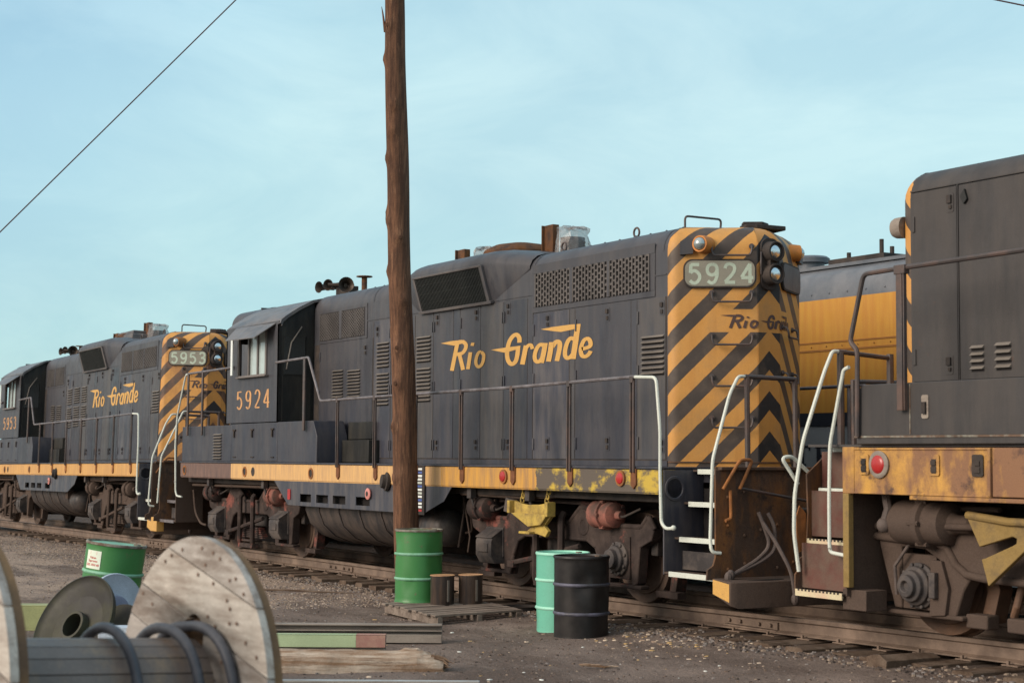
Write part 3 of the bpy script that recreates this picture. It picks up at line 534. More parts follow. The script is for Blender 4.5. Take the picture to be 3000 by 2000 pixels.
    for (x,y,z,dx,dy,s_) in ((-4.12,-.22,4.46,.25,-.95,.85),(-3.84,-.18,4.475,.5,-.85,.85),(-3.22,-.14,4.43,.95,-.35,1.1),(-3.52,.02,4.46,.3,.5,.6)):
        d=Vector((dx,dy,0)).normalized(); MB().lathe(Vector((x,y,z))-d*.32,d,[(0,.03),(.12,.032),(.24,.05),(.30,.085*s_),(.32,.115*s_),(.33,.115*s_),(.30,.08*s_),(.2,.03)],20).build('horn_bell',[hornm],hb,smooth=30)
    mb=MB(); mb.cyl((-2.62,-.1,4.15),(-2.62,-.1,4.50),.045); mb.cyl((-2.62,-.1,4.50),(-2.62,-.1,4.515),.13); mb.build('antenna',[stackr],P)
    # --- cab (walls with real openings)
    cb=MB(); t=.05; Y=YS+.006
    rp=[(Y,3.70),(Y-.02,3.76),(1.40,3.83),(1.2,3.96),(.95,4.09),(.6,4.165),(0,4.20)]
    def arcz(y):
        y=abs(y)
        for (a,b),(c,d) in zip(rp,rp[1:]):
            if c<=y<=a: return b+(d-b)*(a-y)/(a-c)
        return 4.2
    for g in(-1,1):
        yy=sorted((g*(Y-t),g*Y))
        for b in((-5.0,-4.43,2.16,3.74),(-3.26,-2.76,2.16,3.74),(-4.43,-3.26,2.16,2.93),(-4.43,-3.26,3.60,3.74)): cb.box(b[0],b[1],*yy,b[2],b[3])
        for x0,x1 in((-5.0,-4.95),(-2.81,-2.76)):   # end walls in columns, each with a window
            for a,b,z0,z1 in((.90,1.04,2.16,0),(1.04,1.42,2.16,2.93),(1.04,1.42,3.5,0),(1.42,Y,2.16,0)):
                y0,y1=sorted((g*a,g*b)); za=z1 or arcz(a)-.01; zb=z1 or arcz(b)-.01
                m_=1 if x0>-4 else 0
                v=[(x0,g*a,z0),(x0,g*b,z0),(x0,g*b,zb),(x0,g*a,za),(x1,g*a,z0),(x1,g*b,z0),(x1,g*b,zb),(x1,g*a,za)]
                cb.add(v,[(0,1,2,3),(4,7,6,5),(0,4,5,1),(3,2,6,7),(1,5,6,2),(0,3,7,4)],m_)
    cb.box(-5.0,-4.95,-.9,.9,2.16,2.9); cb.box(-5.0,-4.95,-.9,.9,3.6,4.14)
    for y in(-.9,-.05,.8): cb.box(-5.0,-4.95,y,y+.1,2.9,3.6)
    CAB=cb.build('cab',[paint,soot_shade],P)
    rf=MB(); ring=[(-a,b) for a,b in rp]+[(a,b) for a,b in rp[-2::-1]]; inn=[(y*.98,z-.04) for y,z in ring]
    rr_=[(-5.02,.0,.97),(-4.93,.0,1),(-2.70,0,1)]
    rf.loft([[( -5.06,y*.965,3.66+(z-3.66)*.86) for y,z in ring],[(-5.03,y*.99,3.66+(z-3.66)*.96) for y,z in ring],[(-4.95,y,z) for y,z in ring],[(-2.70,y,z) for y,z in ring],[(-2.70,y,z) for y,z in inn],[(-4.95,y,z) for y,z in inn]],0,False,False)
    rf.build('cab_roof',[roofm],CAB,smooth=40)
    MB().box(-4.9,-2.8,-1.44,1.44,2.14,2.17).build('cab_floor',[dkiron],CAB)
    ctrl=MB(); ctrl.box(-3.4,-3.1,-.6,.8,2.17,3.0); ctrl.box(-4.2,-4.0,.3,1.1,2.17,2.9); ctrl.build('control_stand',[dkiron],CAB)
    wf=MB()
    for b in((-4.47,-4.41,2.92,3.64),(-3.28,-3.22,2.92,3.62),(-4.47,-3.22,2.885,2.93),(-4.0,-3.96,2.93,3.62),(-3.62,-3.57,2.93,3.62)): wf.box(b[0],b[1],-Y-.02,-Y+.02,b[2],b[3])
    wf.box(-4.4,-3.15,-Y-.07,-Y,2.885,2.91); W_=wf.build('side_window',[winm],CAB,bevel=.003)
    MB().box(-3.57,-3.28,-Y+.005,-Y+.012,2.93,3.62).build('pane',[pane],W_); MB().box(-3.96,-3.66,-Y+.015,-Y+.022,2.93,3.62).build('pane',[pane],W_)
    mb=MB(); mb.box(-4.50,-4.42,-Y-.12,-Y-.10,2.94,3.56); mb.build('wind_deflector',[winl],CAB)
    vs=MB(); vs.add([(-4.55,-Y-.005,3.72),(-2.88,-Y-.005,3.70),(-3.03,-Y-.30,3.47),(-4.28,-Y-.30,3.49),(-4.55,-Y-.005,3.735),(-2.88,-Y-.005,3.715),(-3.03,-Y-.30,3.485),(-4.28,-Y-.30,3.505)],[(0,1,2,3),(4,7,6,5),(0,4,5,1),(1,5,6,2),(2,6,7,3),(3,7,4,0)]); vs.build('sun_shade',[roofm],CAB)
    tube_part(CAB,'wiper',[(-2.745,-1.12,3.66),(-2.735,-1.30,3.40),(-2.735,-1.38,2.98)],.012,slatm,.0)
    MB().box(-2.757,-2.745,-1.42,-1.06,2.9,3.5).build('rear_window',[glassd],CAB)
    dr=MB(); dr.box(-2.76,-2.745,-1.44,-.96,2.17,2.86); dr.build('cab_door',[soot_shade],CAB)
    NP=None
    for i,c in enumerate(num): d=MB(); digits(d,c,side(Y),.003,-4.49+.385*i,2.385,.245,.295,.385,.068,.32); d.build('cab_numeral',[numm],CAB)
    # boxes below the cab
    mb=MB(); mb.box(-4.72,-2.765,-YS-.004,-.9,1.522,2.145); mb.plate([(-2.755,1.522),(-1.268,1.522),(-1.268,1.92),(-1.41,2.15),(-2.755,2.15)],side(YS+.004),-.5,0); BX=mb.build('battery_box',[paint],P,bevel=.008)
    bd=MB()
    for x in(-4.57,-3.79,-2.95):
        bd.box(x-.06,x+.06,-YS-.022,-YS-.006,2.03,2.055); bd.box(x-.018,x+.018,-YS-.028,-YS-.006,1.92,2.04)
        for q in(1.60,): bd.box(x-.06,x+.06,-YS-.016,-YS-.006,1.59,1.61)
    bd.box(-4.70,-2.78,-YS-.009,-YS-.004,1.54,1.548); bd.build('box_latch',[dkiron],BX)
    mb=MB(); mb.box(-7.1,-4.73,-YS-.002,-.9,1.522,2.13); b2=mb.build('battery_box',[paint],P,bevel=.008)
    louver(b2,-5.54,-5.15,1.55,2.0,9,y=YS+.004)
    # short hood behind the cab
    mb=MB(); prof2=[( -(YH-i),z) for i,z,_ in prof]+[(0,4.20)]+[((YH-i),z) for i,z,_ in prof[::-1]]
    mb.loft([[(x,y*k,z-dz) for y,z in prof2] for x,k,dz in((-4.96,1,0),(-6.3,1,0),(-6.92,.2,.03))],0,False,True); mb.build('short_hood',[paint],P,smooth=35)
    # near-black boxes fill the dark gap behind the handrail by the cab
    mb=MB(); mb.box(-1.25,-.35,-1.10,-YH-.01,1.53,1.86); mb.box(-1.25,-.45,-1.0,-YH-.01,1.87,2.13); mb.build('gap_box',[soot_shade],P,bevel=.01)
    # --- handrails and stanchions
    YR=YS+.03
    tube_part(P,'handrail',[(-2.80,-YR,3.082),(-1.548,-YR,3.101),(-1.098,-YR,2.433),(.7,-YR,2.44),(4.4,-YR,2.445),(6.95,-YR,2.472)],.02,railp,.05)
    for x in(-.498,.72,1.94,3.172,4.412,5.662,6.90):
        st=MB(); zt=2.44 if x<5 else 2.46
        for dx in(-.028,.028): st.box(x+dx-.010,x+dx+.010,-YR-.012,-YR+.012,1.46,zt-.03,0)
        st.box(x-.03,x+.03,-YR+.006,-YR+.012,1.46,zt-.06,0)
        st.plate([(x-.05,1.50),(x+.05,1.50),(x+.05,1.33),(x,1.285),(x-.05,1.33)],side(YS),0,.02,1); st.box(x-.03,x+.03,-YR-.02,-YR+.02,zt-.05,zt+.022,0)
        st.build('stanchion',[pipe,rusto if not A else rustst],P,bevel=.004)
    st=MB(); x=-1.66; st.box(x-.035,x+.035,-YR-.03,-YR,2.0,3.08); st.build('stanchion',[pipe],P,bevel=.008)
    tube_part(P,'corner_handrail',[(6.90,-YR,2.472),(7.33,-YR,2.452),(7.40,-YR,1.9),(7.40,-YR-.0,1.45),(7.42,-YR,.95),(7.50,-YR,.89),(7.62,-YR,.90)],.0175,white,.07,extra=lambda m_:m_.ball((7.63,-YR,.905),.028))
    tube_part(P,'corner_handrail',[(8.20,-1.05,2.44),(8.20,-1.14,2.44),(8.20,-1.25,2.26),(8.24,-1.50,1.60),(8.25,-1.54,.80),(8.27,-1.54,.69),(8.29,-1.44,.68)],.0175,white,.07)
    tube_part(P,'end_rail',[(8.20,-1.06,2.44),(8.20,-.38,2.43)],.024,pipe,0,extra=lambda m_:[m_.tube([(8.20,y,2.44),(8.21,y,1.5)],.028,8) for y in(-1.03,-.40)])
    tube_part(P,'end_rail',[(8.20,.38,2.43),(8.20,1.1,2.44)],.024,pipe,0,extra=lambda m_:[m_.tube([(8.20,y,2.44),(8.21,y,1.5)],.028,8) for y in(1.03,.40)])
    tube_part(P,'uncoupling_lever',[(8.33,-1.44,1.31),(8.36,-1.25,1.60),(8.36,-1.09,1.60),(8.34,-1.24,1.31)],.017,rusto,.05)
    tube_part(P,'uncoupling_lever',[(8.34,-1.24,1.32),(8.36,-.33,1.18),(8.36,.8,1.0)],.015,pipe,0)
    tube_part(P,'uncoupling_lever',[(8.33,-1.35,1.30),(8.34,-1.35,1.02),(8.34,-1.42,1.0)],.017,rusto,.03)
    # far-side rails, plain
    tube_part(P,'handrail',[(-2.8,YR,3.08),(-1.5,YR,3.1),(-1.1,YR,2.44),(7.2,YR,2.46),(7.36,YR,2.3),(7.40,YR,.9)],.02,railp,.08,extra=lambda m_:[m_.tube([(x,YR,2.44),(x,YR,1.4)],.022,6) for x in(-.5,.72,1.94,3.17,4.41,5.66,6.9)])
    # rear end rails
    tube_part(P,'handrail',[(-4.66,-YR,3.085),(-6.78,-YR,3.065)],.02,railp,0,extra=lambda m_:m_.ball((-4.66,-YR,3.085),.035))
    tube_part(P,'corner_handrail',[(-6.78,-YR,3.065),(-6.90,-YR,3.05),(-7.30,-YR,2.35),(-7.38,-YR,1.82),(-7.32,-YR,.98),(-7.25,-YR,.90),(-7.0,-YR,.89)],.017,white,.06)
    tube_part(P,'corner_handrail',[(-8.2,-1.02,2.44),(-8.2,-1.10,2.44),(-8.22,-1.5,1.6),(-8.24,-1.55,.75)],.017,white,.06)
    for x in(-6.72,-6.0): MB().box(x-.03,x+.03,-YR-.03,-YR,1.97,3.06).build('stanchion',[pipe],P,bevel=.008)
    tube_part(P,'end_rail',[(-8.2,-1.04,2.44),(-8.2,-.38,2.43)],.022,pipe,0,extra=lambda m_:[m_.tube([(-8.2,y,2.44),(-8.21,y,1.5)],.028,8) for y in(-1.03,-.40)])
    # --- step wells
    for e in(1,-1):
        xi,xo=(7.40,8.27)
        sp=MB(); f2=lambda y,z,o:(e*(xi+o),y,z)
        for g in(-1,1):
            sp=MB(); sp.plate([(g*1.495,1.49),(g*1.495,.42),(g*.98,.42),(g*.98,1.49)],f2,0,.02)
            sp.lathe((e*(xi+.02),g*1.36,1.30),(e,0,0),[(0,.13),(.012,.13),(.012,.10),(.0,.10)],24) ; sp.build('step_side_plate',[paint2 if e>0 else truckb],P,bevel=.004)
        for g in(-1,1):
            for z,y0,x0 in((.45,1.495,7.50),(.80,1.36,7.50),(1.16,1.24,7.50),(1.495,1.12,7.50)):
                td=MB(); td.box(*sorted((e*(x0-.08),e*(xo-.01))),*sorted((g*y0,g*(y0-.22))),z-.02,z); td.box(*sorted((e*(x0),e*(xo-.03))),*sorted((g*(y0+.002),g*(y0-.012))),z-.045,z+.006,1)
                td.build('step_tread',[truckb,white if e>0 else railp],P)
            mb=MB(); mb.box(*sorted((e*7.45,e*8.22)),*sorted((g*1.28,g*1.265)),.47,.66,0); mb.box(*sorted((e*7.45,e*8.22)),*sorted((g*1.0,g*.985)),.45,1.3,1); mb.build('step_riser',[jbox,dark],P)
        pp=MB(); c=[(-1.50,1.50),(-1.50,.64),(-1.53,.56),(-1.60,.52),(-1.61,.42),(-1.3,.40),(1.3,.40),(1.61,.42),(1.60,.52),(1.53,.56),(1.50,.64),(1.50,1.50)]
        pp.plate(c,lambda y,z,o:(e*(8.262+o),y,z),0,.022); pp.box(*sorted((e*8.2,e*8.32)),-1.45,1.45,1.498,1.53)
        for i in range(30): pp.ball((e*8.29,-1.35+.21*(i%14),.52+.33*(i//14)+.05*((i*7)%3)),.018,0,6)
        pp.build('pilot_plate',[rustp],P,bevel=.004)
        fb=MB(); z0=.16; zt=.42
        a=[(8.32,-1.57),(8.60,-1.57),(8.64,-1.50),(8.64,1.50),(8.60,1.57),(8.32,1.57)]
        if e>0:
            fb.loft([[(x,y,z0+(.10 if x<8.5 else 0)+(.03 if abs(y)>1.55 else 0)) for x,y in a],[(x,y,zt+(.02 if x<8.5 else 0)) for x,y in a]],0)
            fb.add([(8.33,-1.5725,.29),(8.585,-1.5725,.225),(8.585,-1.5725,.40),(8.33,-1.5725,.43)],[(0,1,2,3)],1)
            for cy in(-1.05,-.35,.9): fb.loft([[(8.48+.11*math.cos(t*math.pi/8),cy+.25*math.sin(t*math.pi/8),zt+.006) for t in range(16)]]*1+[[(8.48+.10*math.cos(t*math.pi/8),cy+.24*math.sin(t*math.pi/8),zt+.008) for t in range(16)]],2)
        else:
            fb.box(-8.62,-8.34,-1.5,1.5,.24,.46); fb.box(-8.64,-8.33,-1.53,-1.38,.22,.48,1); fb.box(-8.64,-8.33,1.38,1.53,.22,.48,1)
        fb.build('footboard',[truckb,lettering,dark],P,bevel=.012)
        cp=MB(); cp.box(*sorted((e*8.2,e*8.42)),-.14,.14,.78,.98); cp.box(*sorted((e*8.38,e*8.60)),-.20,.17,.74,1.03); cp.cyl((e*8.52,.12,.70),(e*8.52,.12,1.06),.06); cp.box(*sorted((e*8.28,e*8.40)),-.55,.55,1.06,1.12); cp.build('coupler',[dkiron],P,bevel=.02)
    hs=[[(8.36,-1.02,1.08),(8.40,-1.0,.98),(8.44,-.93,.75),(8.45,-1.1,.62),(8.42,-1.45,.45)],[(8.36,-.90,1.07),(8.41,-.86,.95),(8.46,-.88,.70),(8.46,-1.1,.58),(8.42,-1.42,.47)],[(8.40,-1.0,.98),(8.52,-.94,.8),(8.70,-.88,.5),(8.72,-.86,.24)],[(8.36,.7,1.08),(8.42,.75,.9),(8.5,.8,.3)]]
    for h in hs: tube_part(P,'air_hose',h,.020,hose,.12,8,lambda m_,h=h:m_.ball(h[-1],.04,0,8,(1,1,1.5)))
    # --- tank, skirt, reservoirs
    sk=MB(); f=side(YS-.012)
    for a in ([(-2.911,1.243),(2.87,1.243),(2.66,1.05),(-2.62,1.05)],[(-2.62,1.05),(-1.889,1.05),(-1.889,.93),(-2.44,.93)],[(-2.44,.93),(2.27,.93),(2.10,.871),(-2.347,.871)],[(-1.485,.93),(-1.485,1.05),(-1.295,1.05),(-1.295,.93)],[(-.879,.93),(-.879,1.05),(-.712,1.05),(-.712,.93)],[(-.283,.93),(-.283,1.05),(.063,1.05),(.063,.93)],[(.51,.93),(.51,1.05),(2.66,1.05),(2.27,.93)]): sk.plate(a,f,-.012,0)
    sk.box(-2.2,2.2,-YS+.12,-YS+.13,.88,1.2,1); SK=sk.build('skirt',[paint2,dark],P)
    if A:
        MB().plate(rrect(-2.34,-2.24,.955,1.115,.02),side(YS-.01),0,.012).build('warning_plate',[redlens],SK)
        MB().plate(rrect(1.93,2.17,.86,1.50,.01),side(YS+.006),0,.004).build('label_panel',[dkiron],SK)
        lb=MB(); cols=[0,1,0,0,2,1,0,2,0,1,0,0,3]
        for i,c in enumerate(cols): lb.add([side(YS+.011)(x,z,0) for x,z in((1.98,1.47-i*.045),(2.10,1.47-i*.045),(2.10,1.443-i*.045),(1.98,1.443-i*.045))],[(0,1,2,3)],c)
        lb.build('bar_label',[winl,mat_blue,mat_palegrey,redlens],SK)
    rg=MB(); rg.lathe((.50,-YS+.0,1.10),(0,-1,0),[(0,.075),(.02,.08),(.03,.05)],20,0); rg.lathe((.50,-YS-.028,1.10),(0,-1,0),[(0,.045),(.004,.03)],16,1); rg.build('fuel_gauge',[mat_pink,dkiron],SK)
    fl=MB(); fl.lathe((1.06,-YS+.02,1.275),(-.25,-1,.1),[(0,.13),(.04,.13),(.05,.10),(.10,.09),(.11,.05)],18); fl.build('fuel_filler',[dkiron],SK)
    tk=MB(); pr=[(-1.30,1.2),(-1.30,.80),(-1.22,.60),(-1.02,.42),(-.72,.31),(-.3,.26),(.3,.26),(.72,.31),(1.02,.42),(1.22,.60),(1.30,.80),(1.30,1.2)]
    tk.loft([[(x,y*k,1.2+(z-1.2)*k) for y,z in pr] for x,k in((-2.15,.93),(-2.10,1),(1.30,1),(1.35,.93))],0)
    for x in(-1.6,-.9,-.2,.5): tk.loft([[(xx,y*1.01,1.2+(z-1.2)*1.012) for y,z in pr] for xx in(x-.02,x+.02)],0)
    tk.build('fuel_tank',[tankm],P,smooth=40)
    for y in(-1.05,.95):
        MB().lathe((1.45,y,.68),(1,0,0),[(0,.05),(.05,.20),(.12,.25),(.62,.25),(.69,.20),(.74,.05)],24).build('air_reservoir',[tankm],P,smooth=40)
    mb=MB(); mb.tube([(1.4,-1.2,.95),(1.5,-1.28,.8),(1.55,-1.25,.6)],.03,8); mb.box(1.38,1.58,-1.34,-1.2,.72,.92); mb.tube([(2.3,-1.0,1.15),(2.5,-1.1,.9),(2.45,-1.15,.45)],.015,6); mb.tube([(2.45,-1.1,1.2),(2.75,-1.15,.6),(2.7,-1.15,.4)],.012,6); mb.build('drain_valve',[truckb],P)
    mb=MB(); mb.box(-7.2,7.2,-.5,.5,.9,1.2); mb.build('centre_sill',[dkiron],P)
    tube_part(P,'train_pipe',[(-7.1,-1.28,1.10),(-3.0,-1.28,1.12),(-2.9,-1.2,1.2)],.022,truckb,.05)
    tube_part(P,'train_pipe',[(2.75,-1.28,1.15),(4.2,-1.25,1.13),(5.2,-1.25,1.17),(7.35,-1.25,1.16)],.022,truckb,.05)
    tube_part(P,'train_pipe',[(2.2,-.9,.62),(2.55,-1.0,.66),(2.65,-1.1,1.0),(3.4,-1.15,1.08)],.016,truckb,.08)
    tube_part(P,'train_pipe',[(-7.30,-1.2,1.0),(-7.05,-1.25,.6),(-6.75,-1.25,.42),(-6.62,-1.2,.40)],.020,truckb,.15)
    for x in(3.15,4.55,-6.05,-3.6):
        m=MB(); m.box(x-.05,x+.05,-1.40,-1.32,1.10,1.24); m.tube([(x,-1.36,1.12),(x+.02,-1.34,1.02),(x-.04,-1.3,.96)],.02,6); m.build('sand_valve',[jbox],P,bevel=.004)
    # --- trucks
    truck(P,4.7244,truckm if A else truckb,(1.372,) if A else ())
    truck(P,-4.7244,truckm if A else truckb)
    if A:
        yb=MB(); f=side(1.33)
        yb.plate([(4.18,1.10),(4.50,1.055),(4.80,1.065),(5.08,1.10),(5.05,.93),(4.90,.82),(4.99,.76),(4.93,.69),(4.74,.72),(4.47,.72),(4.62,.80),(4.22,.93),(4.17,1.0)],f,0,.05,0)
        yb.plate([(4.22,.955),(5.04,.955),(4.90,.83),(4.62,.80)],f,.03,.10,0); yb.box(4.17,4.23,-1.45,-1.33,.95,1.10,0); yb.box(5.02,5.08,-1.45,-1.33,.93,1.10,0)
        yb.box(4.46,4.70,-1.46,-1.35,.715,.745,0); yb.plate([(3.97,1.13),(4.18,1.10),(4.2,.93),(3.92,.96)],f,-.04,.02,1)
        YB=yb.build('yellow_bracket',[yelcast,jbox],P,bevel=.008)
        for x in(4.40,4.95):
            ch=MB()
            for k in range(3): c=Vector((x+.02*k,-1.37,1.11+.055*k)); ch.tube([c+Vector(((.02 if k%2 else .004)*math.cos(t*math.pi/6),(.004 if k%2 else .02)*math.cos(t*math.pi/6),.038*math.sin(t*math.pi/6))) for t in range(13)],.010,6)
            ch.build('hanger_chain',[yelcast],YB)
mat_y=mat('orange_lamp_housing',(.60,.22,.04),.6,var=.2,dirt=(.3,.13,.05),damt=.5,dscale=8)
mat_blue=mat('label_blue',(.08,.13,.38),.5,bump=0); mat_palegrey=mat('label_grey',(.5,.55,.5),.5,bump=0); mat_pink=mat('faded_pink_ring',(.62,.25,.22),.5,bump=0)
# ---------------------------------------------------------------- more materials
soil_lin=lambda r,g,b:(r,g,b)
def groundc(H):
    n,l,math_,mixc,ramp,noise=H['n'],H['l'],H['math'],H['mixc'],H['ramp'],H['noise']
    base=mixc(ramp(noise(.55,8,.65),.38,.62),(.235,.190,.165),(.140,.112,.098))
    gravel=mixc(ramp(noise(28,5,.8),.35,.68),(.22,.17,.135),(.50,.40,.32))
    s=n.new('ShaderNodeSeparateXYZ'); l.new(H['t'].outputs['Object'],s.inputs[0])
    X=math_('ADD',s.outputs['X'],math_('MULTIPLY',math_('SUBTRACT',noise(.5,5),.5),5.))
    gm=math_('MULTIPLY',ramp(math_('MULTIPLY',math_('ADD',X,-2.6),-.25),0,1),ramp(noise(.9,7,.65),.38,.52))
    c=mixc(math_('MULTIPLY',gm,.85),base,gravel)
    wet=ramp(noise(.42,8,.7,(1,2.0,1)),.48,.58); c=mixc(math_('MULTIPLY',wet,.72),c,(.105,.080,.068))
    pale=ramp(noise(1.9,9,.75,(1,1,1)),.60,.70)
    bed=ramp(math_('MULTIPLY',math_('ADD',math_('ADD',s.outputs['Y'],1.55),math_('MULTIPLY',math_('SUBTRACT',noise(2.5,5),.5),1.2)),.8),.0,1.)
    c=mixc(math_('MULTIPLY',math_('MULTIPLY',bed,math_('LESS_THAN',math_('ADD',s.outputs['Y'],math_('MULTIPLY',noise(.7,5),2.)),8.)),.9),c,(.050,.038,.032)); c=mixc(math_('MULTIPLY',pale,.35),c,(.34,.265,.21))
    return mixc(.65,c,mixc(1.,c,ramp(noise(45,4,.85),.3,.7,(.45,.43,.42,1),(1.6,1.55,1.5,1)),'MULTIPLY'))
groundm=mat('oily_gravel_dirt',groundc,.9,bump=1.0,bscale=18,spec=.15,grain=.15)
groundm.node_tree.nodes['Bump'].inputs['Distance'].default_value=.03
railm=mat('brown_rail_steel',(.20,.145,.11),.6,var=.25,dirt=(.10,.07,.055),damt=.7,dscale=4,spec=.35,bump=.2)
railtop=mat('dull_rail_head',(.26,.22,.20),.4,metal=.3,var=.2,dirt=(.15,.11,.09),damt=.6,dscale=5)
tiem=mat('creosoted_tie_wood',(.095,.064,.046),.9,var=.35,scale=3,dirt=(.17,.13,.10),damt=.8,dpos=.5,dscale=5,bump=.6,bscale=20,spec=.1,grain=.25)
polem=mat('weathered_pole_wood',(.190,.098,.058),.85,var=.35,scale=2,dirt=(.075,.042,.030),damt=.9,dpos=.48,dsc=(9,9,.55),dscale=3,dirt2=(.30,.17,.10),d2pos=.62,d2sc=(12,12,.7),d2scale=3,bump=.6,bscale=18,spec=.15,grain=.2)
knotm=mat('dark_knot_wood',(.075,.042,.028),.9,var=.4,bump=.4,spec=.1)
def drum(name,c,**k): 
    a=dict(rough=.4,var=.10,scale=4,dirt=[x*.75 for x in c],damt=.5,dscale=4,dirt2=(.15,.10,.07),d2pos=.655,d2scale=7,spec=.5,bump=.12,bscale=5,grain=.08); a.update(k); return mat(name,c,**a)
greenm=drum('green_drum_paint',(.050,.215,.062)); mintm=drum('mint_drum_paint',(.15,.49,.36)); blackm=drum('black_drum_paint',(.011,.010,.010),dirt=(.035,.03,.028),rough=.42,d2pos=.76,spec=.35)
rimg=mat('pale_worn_green',(.22,.46,.32),.5,dirt=(.08,.28,.12),damt=.6,dscale=12); rimm=mat('pale_mint_hoop',(.32,.66,.52),.5); rimb=mat('worn_sheen_black_hoop',(.115,.115,.16),.45,dirt=(.03,.03,.03),damt=.8,dpos=.52,dscale=4)  # black drum's hoops: wear plus a purplish sheen put into the colour
rustrim=mat('rusty_rim',(.13,.085,.06),.8,var=.4,dirt=(.3,.32,.28),damt=.7,dscale=9)
tanlid=mat('tan_lid',(.52,.32,.17),.7,var=.2,dirt=(.30,.12,.07),damt=.7,dscale=9)
palletm=mat('grey_pallet_wood',(.23,.19,.16),.85,var=.3,scale=5,dirt=(.10,.075,.06),damt=.7,dsc=(8,1,8),dscale=2,bump=.4,spec=.15,grain=.2)
reelw=mat('pale_weathered_boards',(.41,.385,.355),.75,var=.22,scale=3,dirt=(.19,.155,.13),damt=.85,dpos=.50,dsc=(1,5,5),dscale=3.0,dirt2=(.12,.085,.07),d2pos=.665,d2scale=9,bump=.35,bscale=20,spec=.25,grain=.12)
reelw2=mat('greyer_weathered_boards',(.31,.285,.265),.75,var=.25,scale=4,dirt=(.50,.47,.43),damt=.7,dpos=.52,dsc=(1,6,6),dscale=2.2,dirt2=(.11,.08,.065),d2pos=.66,d2scale=8,bump=.35,bscale=20,spec=.25,grain=.12)
reelw3=mat('bleached_boards',(.50,.465,.415),.75,var=.2,scale=5,dirt=(.24,.19,.155),damt=.8,dpos=.55,dsc=(1,7,7),dscale=2.6,dirt2=(.14,.10,.08),d2pos=.68,d2scale=12,bump=.35,bscale=20,spec=.25,grain=.12)
reelb=mat('brown_inner_boards',(.20,.12,.06),.85,var=.3,dirt=(.08,.05,.035),damt=.7,bump=.4)
reeld=mat('grey_drum_staves',(.175,.145,.130),.55,var=.2,scale=2,dirt=(.30,.215,.14),damt=.7,dpos=.60,dsc=(8,1,8),dscale=1.3,bump=.25,spec=.4,grain=.12)
cablem=mat('blue_grey_cable',(.055,.060,.075),.5,var=.15,dirt=(.15,.15,.16),damt=.4,dscale=5,bump=.1,spec=.4)
nailm=mat('nail_head',(.16,.10,.07),.8)
discm=mat('dark_olive_steel',(.026,.024,.021),.6,var=.15,dirt=(.055,.055,.022),damt=.7,dpos=.5,dscale=2,bump=.1,grain=.1); bluem=mat('pale_blue_steel',(.50,.57,.66),.5,var=.08,dirt=(.30,.36,.42),damt=.5,dscale=4); bhub=mat('blue_grey_hub',(.20,.22,.30),.6,var=.2)
palegm=mat('pale_green_steel',(.40,.50,.30),.55,var=.1,dirt=(.34,.38,.22),damt=.5,dsc=(1,3,3),dscale=2,spec=.3); beamg=mat('grey_rusty_beam',(.21,.175,.15),.75,var=.25,dirt=(.34,.30,.25),damt=.6,dpos=.5,dsc=(1,1,5),dscale=3,bump=.3)
primer=mat('red_primer_patch',(.33,.17,.14),.7,var=.25,dirt=(.45,.30,.22),damt=.6,dscale=6)
splm=mat('splintered_timber',(.50,.42,.34),.85,var=.25,scale=4,dirt=(.22,.13,.075),damt=.9,dpos=.49,dsc=(.8,9,14),dscale=1.6,dirt2=(.07,.04,.025),d2pos=.60,d2sc=(.6,7,12),d2scale=2,bump=.9,bscale=16,spec=.1)
yelD=mat('clean_yellow_enamel',(.56,.29,.05),.4,var=.08,scale=1,dirt=(.48,.20,.04),damt=.6,dpos=.5,dsc=(5,5,.4),dscale=2.5,spec=.5,bump=.03)
greyD=mat('grey_loco_roof',(.10,.115,.135),.45,var=.1,dirt=(.22,.22,.23),damt=.5,dscale=2,spec=.5,bump=.05); navyD=mat('dark_blue_band',(.012,.016,.026),.5,bump=0); skD=mat('slate_skirt',(.24,.27,.29),.5,var=.1)
wirem=mat('dark_wire',(.06,.035,.04),.6,bump=0); palewood=mat('pale_litter',(.52,.42,.32),.8,var=.3,scale=30,bump=0)
# ---------------------------------------------------------------- track line
KN=[(-90,1.9,-.6),(-40,.875,-.37),(-28,.58,-.255),(-20,.385,-.18),(-17.4,.321,-.150),(-13,.215,-.105),(-9,.06,-.04),(-6,0,-.01),(-3,0,-.006),(0,0,0),(5.4,0,.012),(8.9,0,.062),(11.5,0,.095),(16,0,.12),(60,0,.14)]
def trk(x):
    for a,b in zip(KN,KN[1:]):
        if x<=b[0]: t=(x-a[0])/(b[0]-a[0]); break
    else: a,b,t=KN[-2],KN[-1],1
    t=max(0,t); t2=t; return a[1]+(b[1]-a[1])*t2, a[2]+(b[2]-a[2])*t2
from mathutils import noise as NZ
def gz(x,y):
    yt,zt=trk(x); d=abs(y-yt)
    base=zt-(.214 if x>3 else .24); near=-.275+.10*min(1,max(0,(-y-6.1)/1.5))+(.02 if x>8 else 0)
    k=min(1,max(0,(d-1.5)/2.)); z=base*(1-k)+near*k
    if x>12 and y<-7: z=z
    a=NZ.noise(Vector((x*.5,y*.5,0)))*.035+NZ.noise(Vector((x*1.9,y*1.9,3)))*.014+NZ.noise(Vector((x*6,y*6,7)))*.007
    return z+a*min(1,.45+k)
def axis(lo,hi,st,far,g=1.22):
    a=[lo]; 
    while a[-1]<hi: a.append(a[-1]+st)
    l=[lo]; s=st
    while l[-1]>-far: s*=g; l.append(l[-1]-s)
    r=[a[-1]]; s=st
    while r[-1]<far: s*=g; r.append(r[-1]+s)
    return l[:0:-1]+a+r[1:]
GX=axis(-24,17,.14,3500); GY=axis(-9.2,1.2,.10,3500)
mb=MB(); nx,ny=len(GX),len(GY)
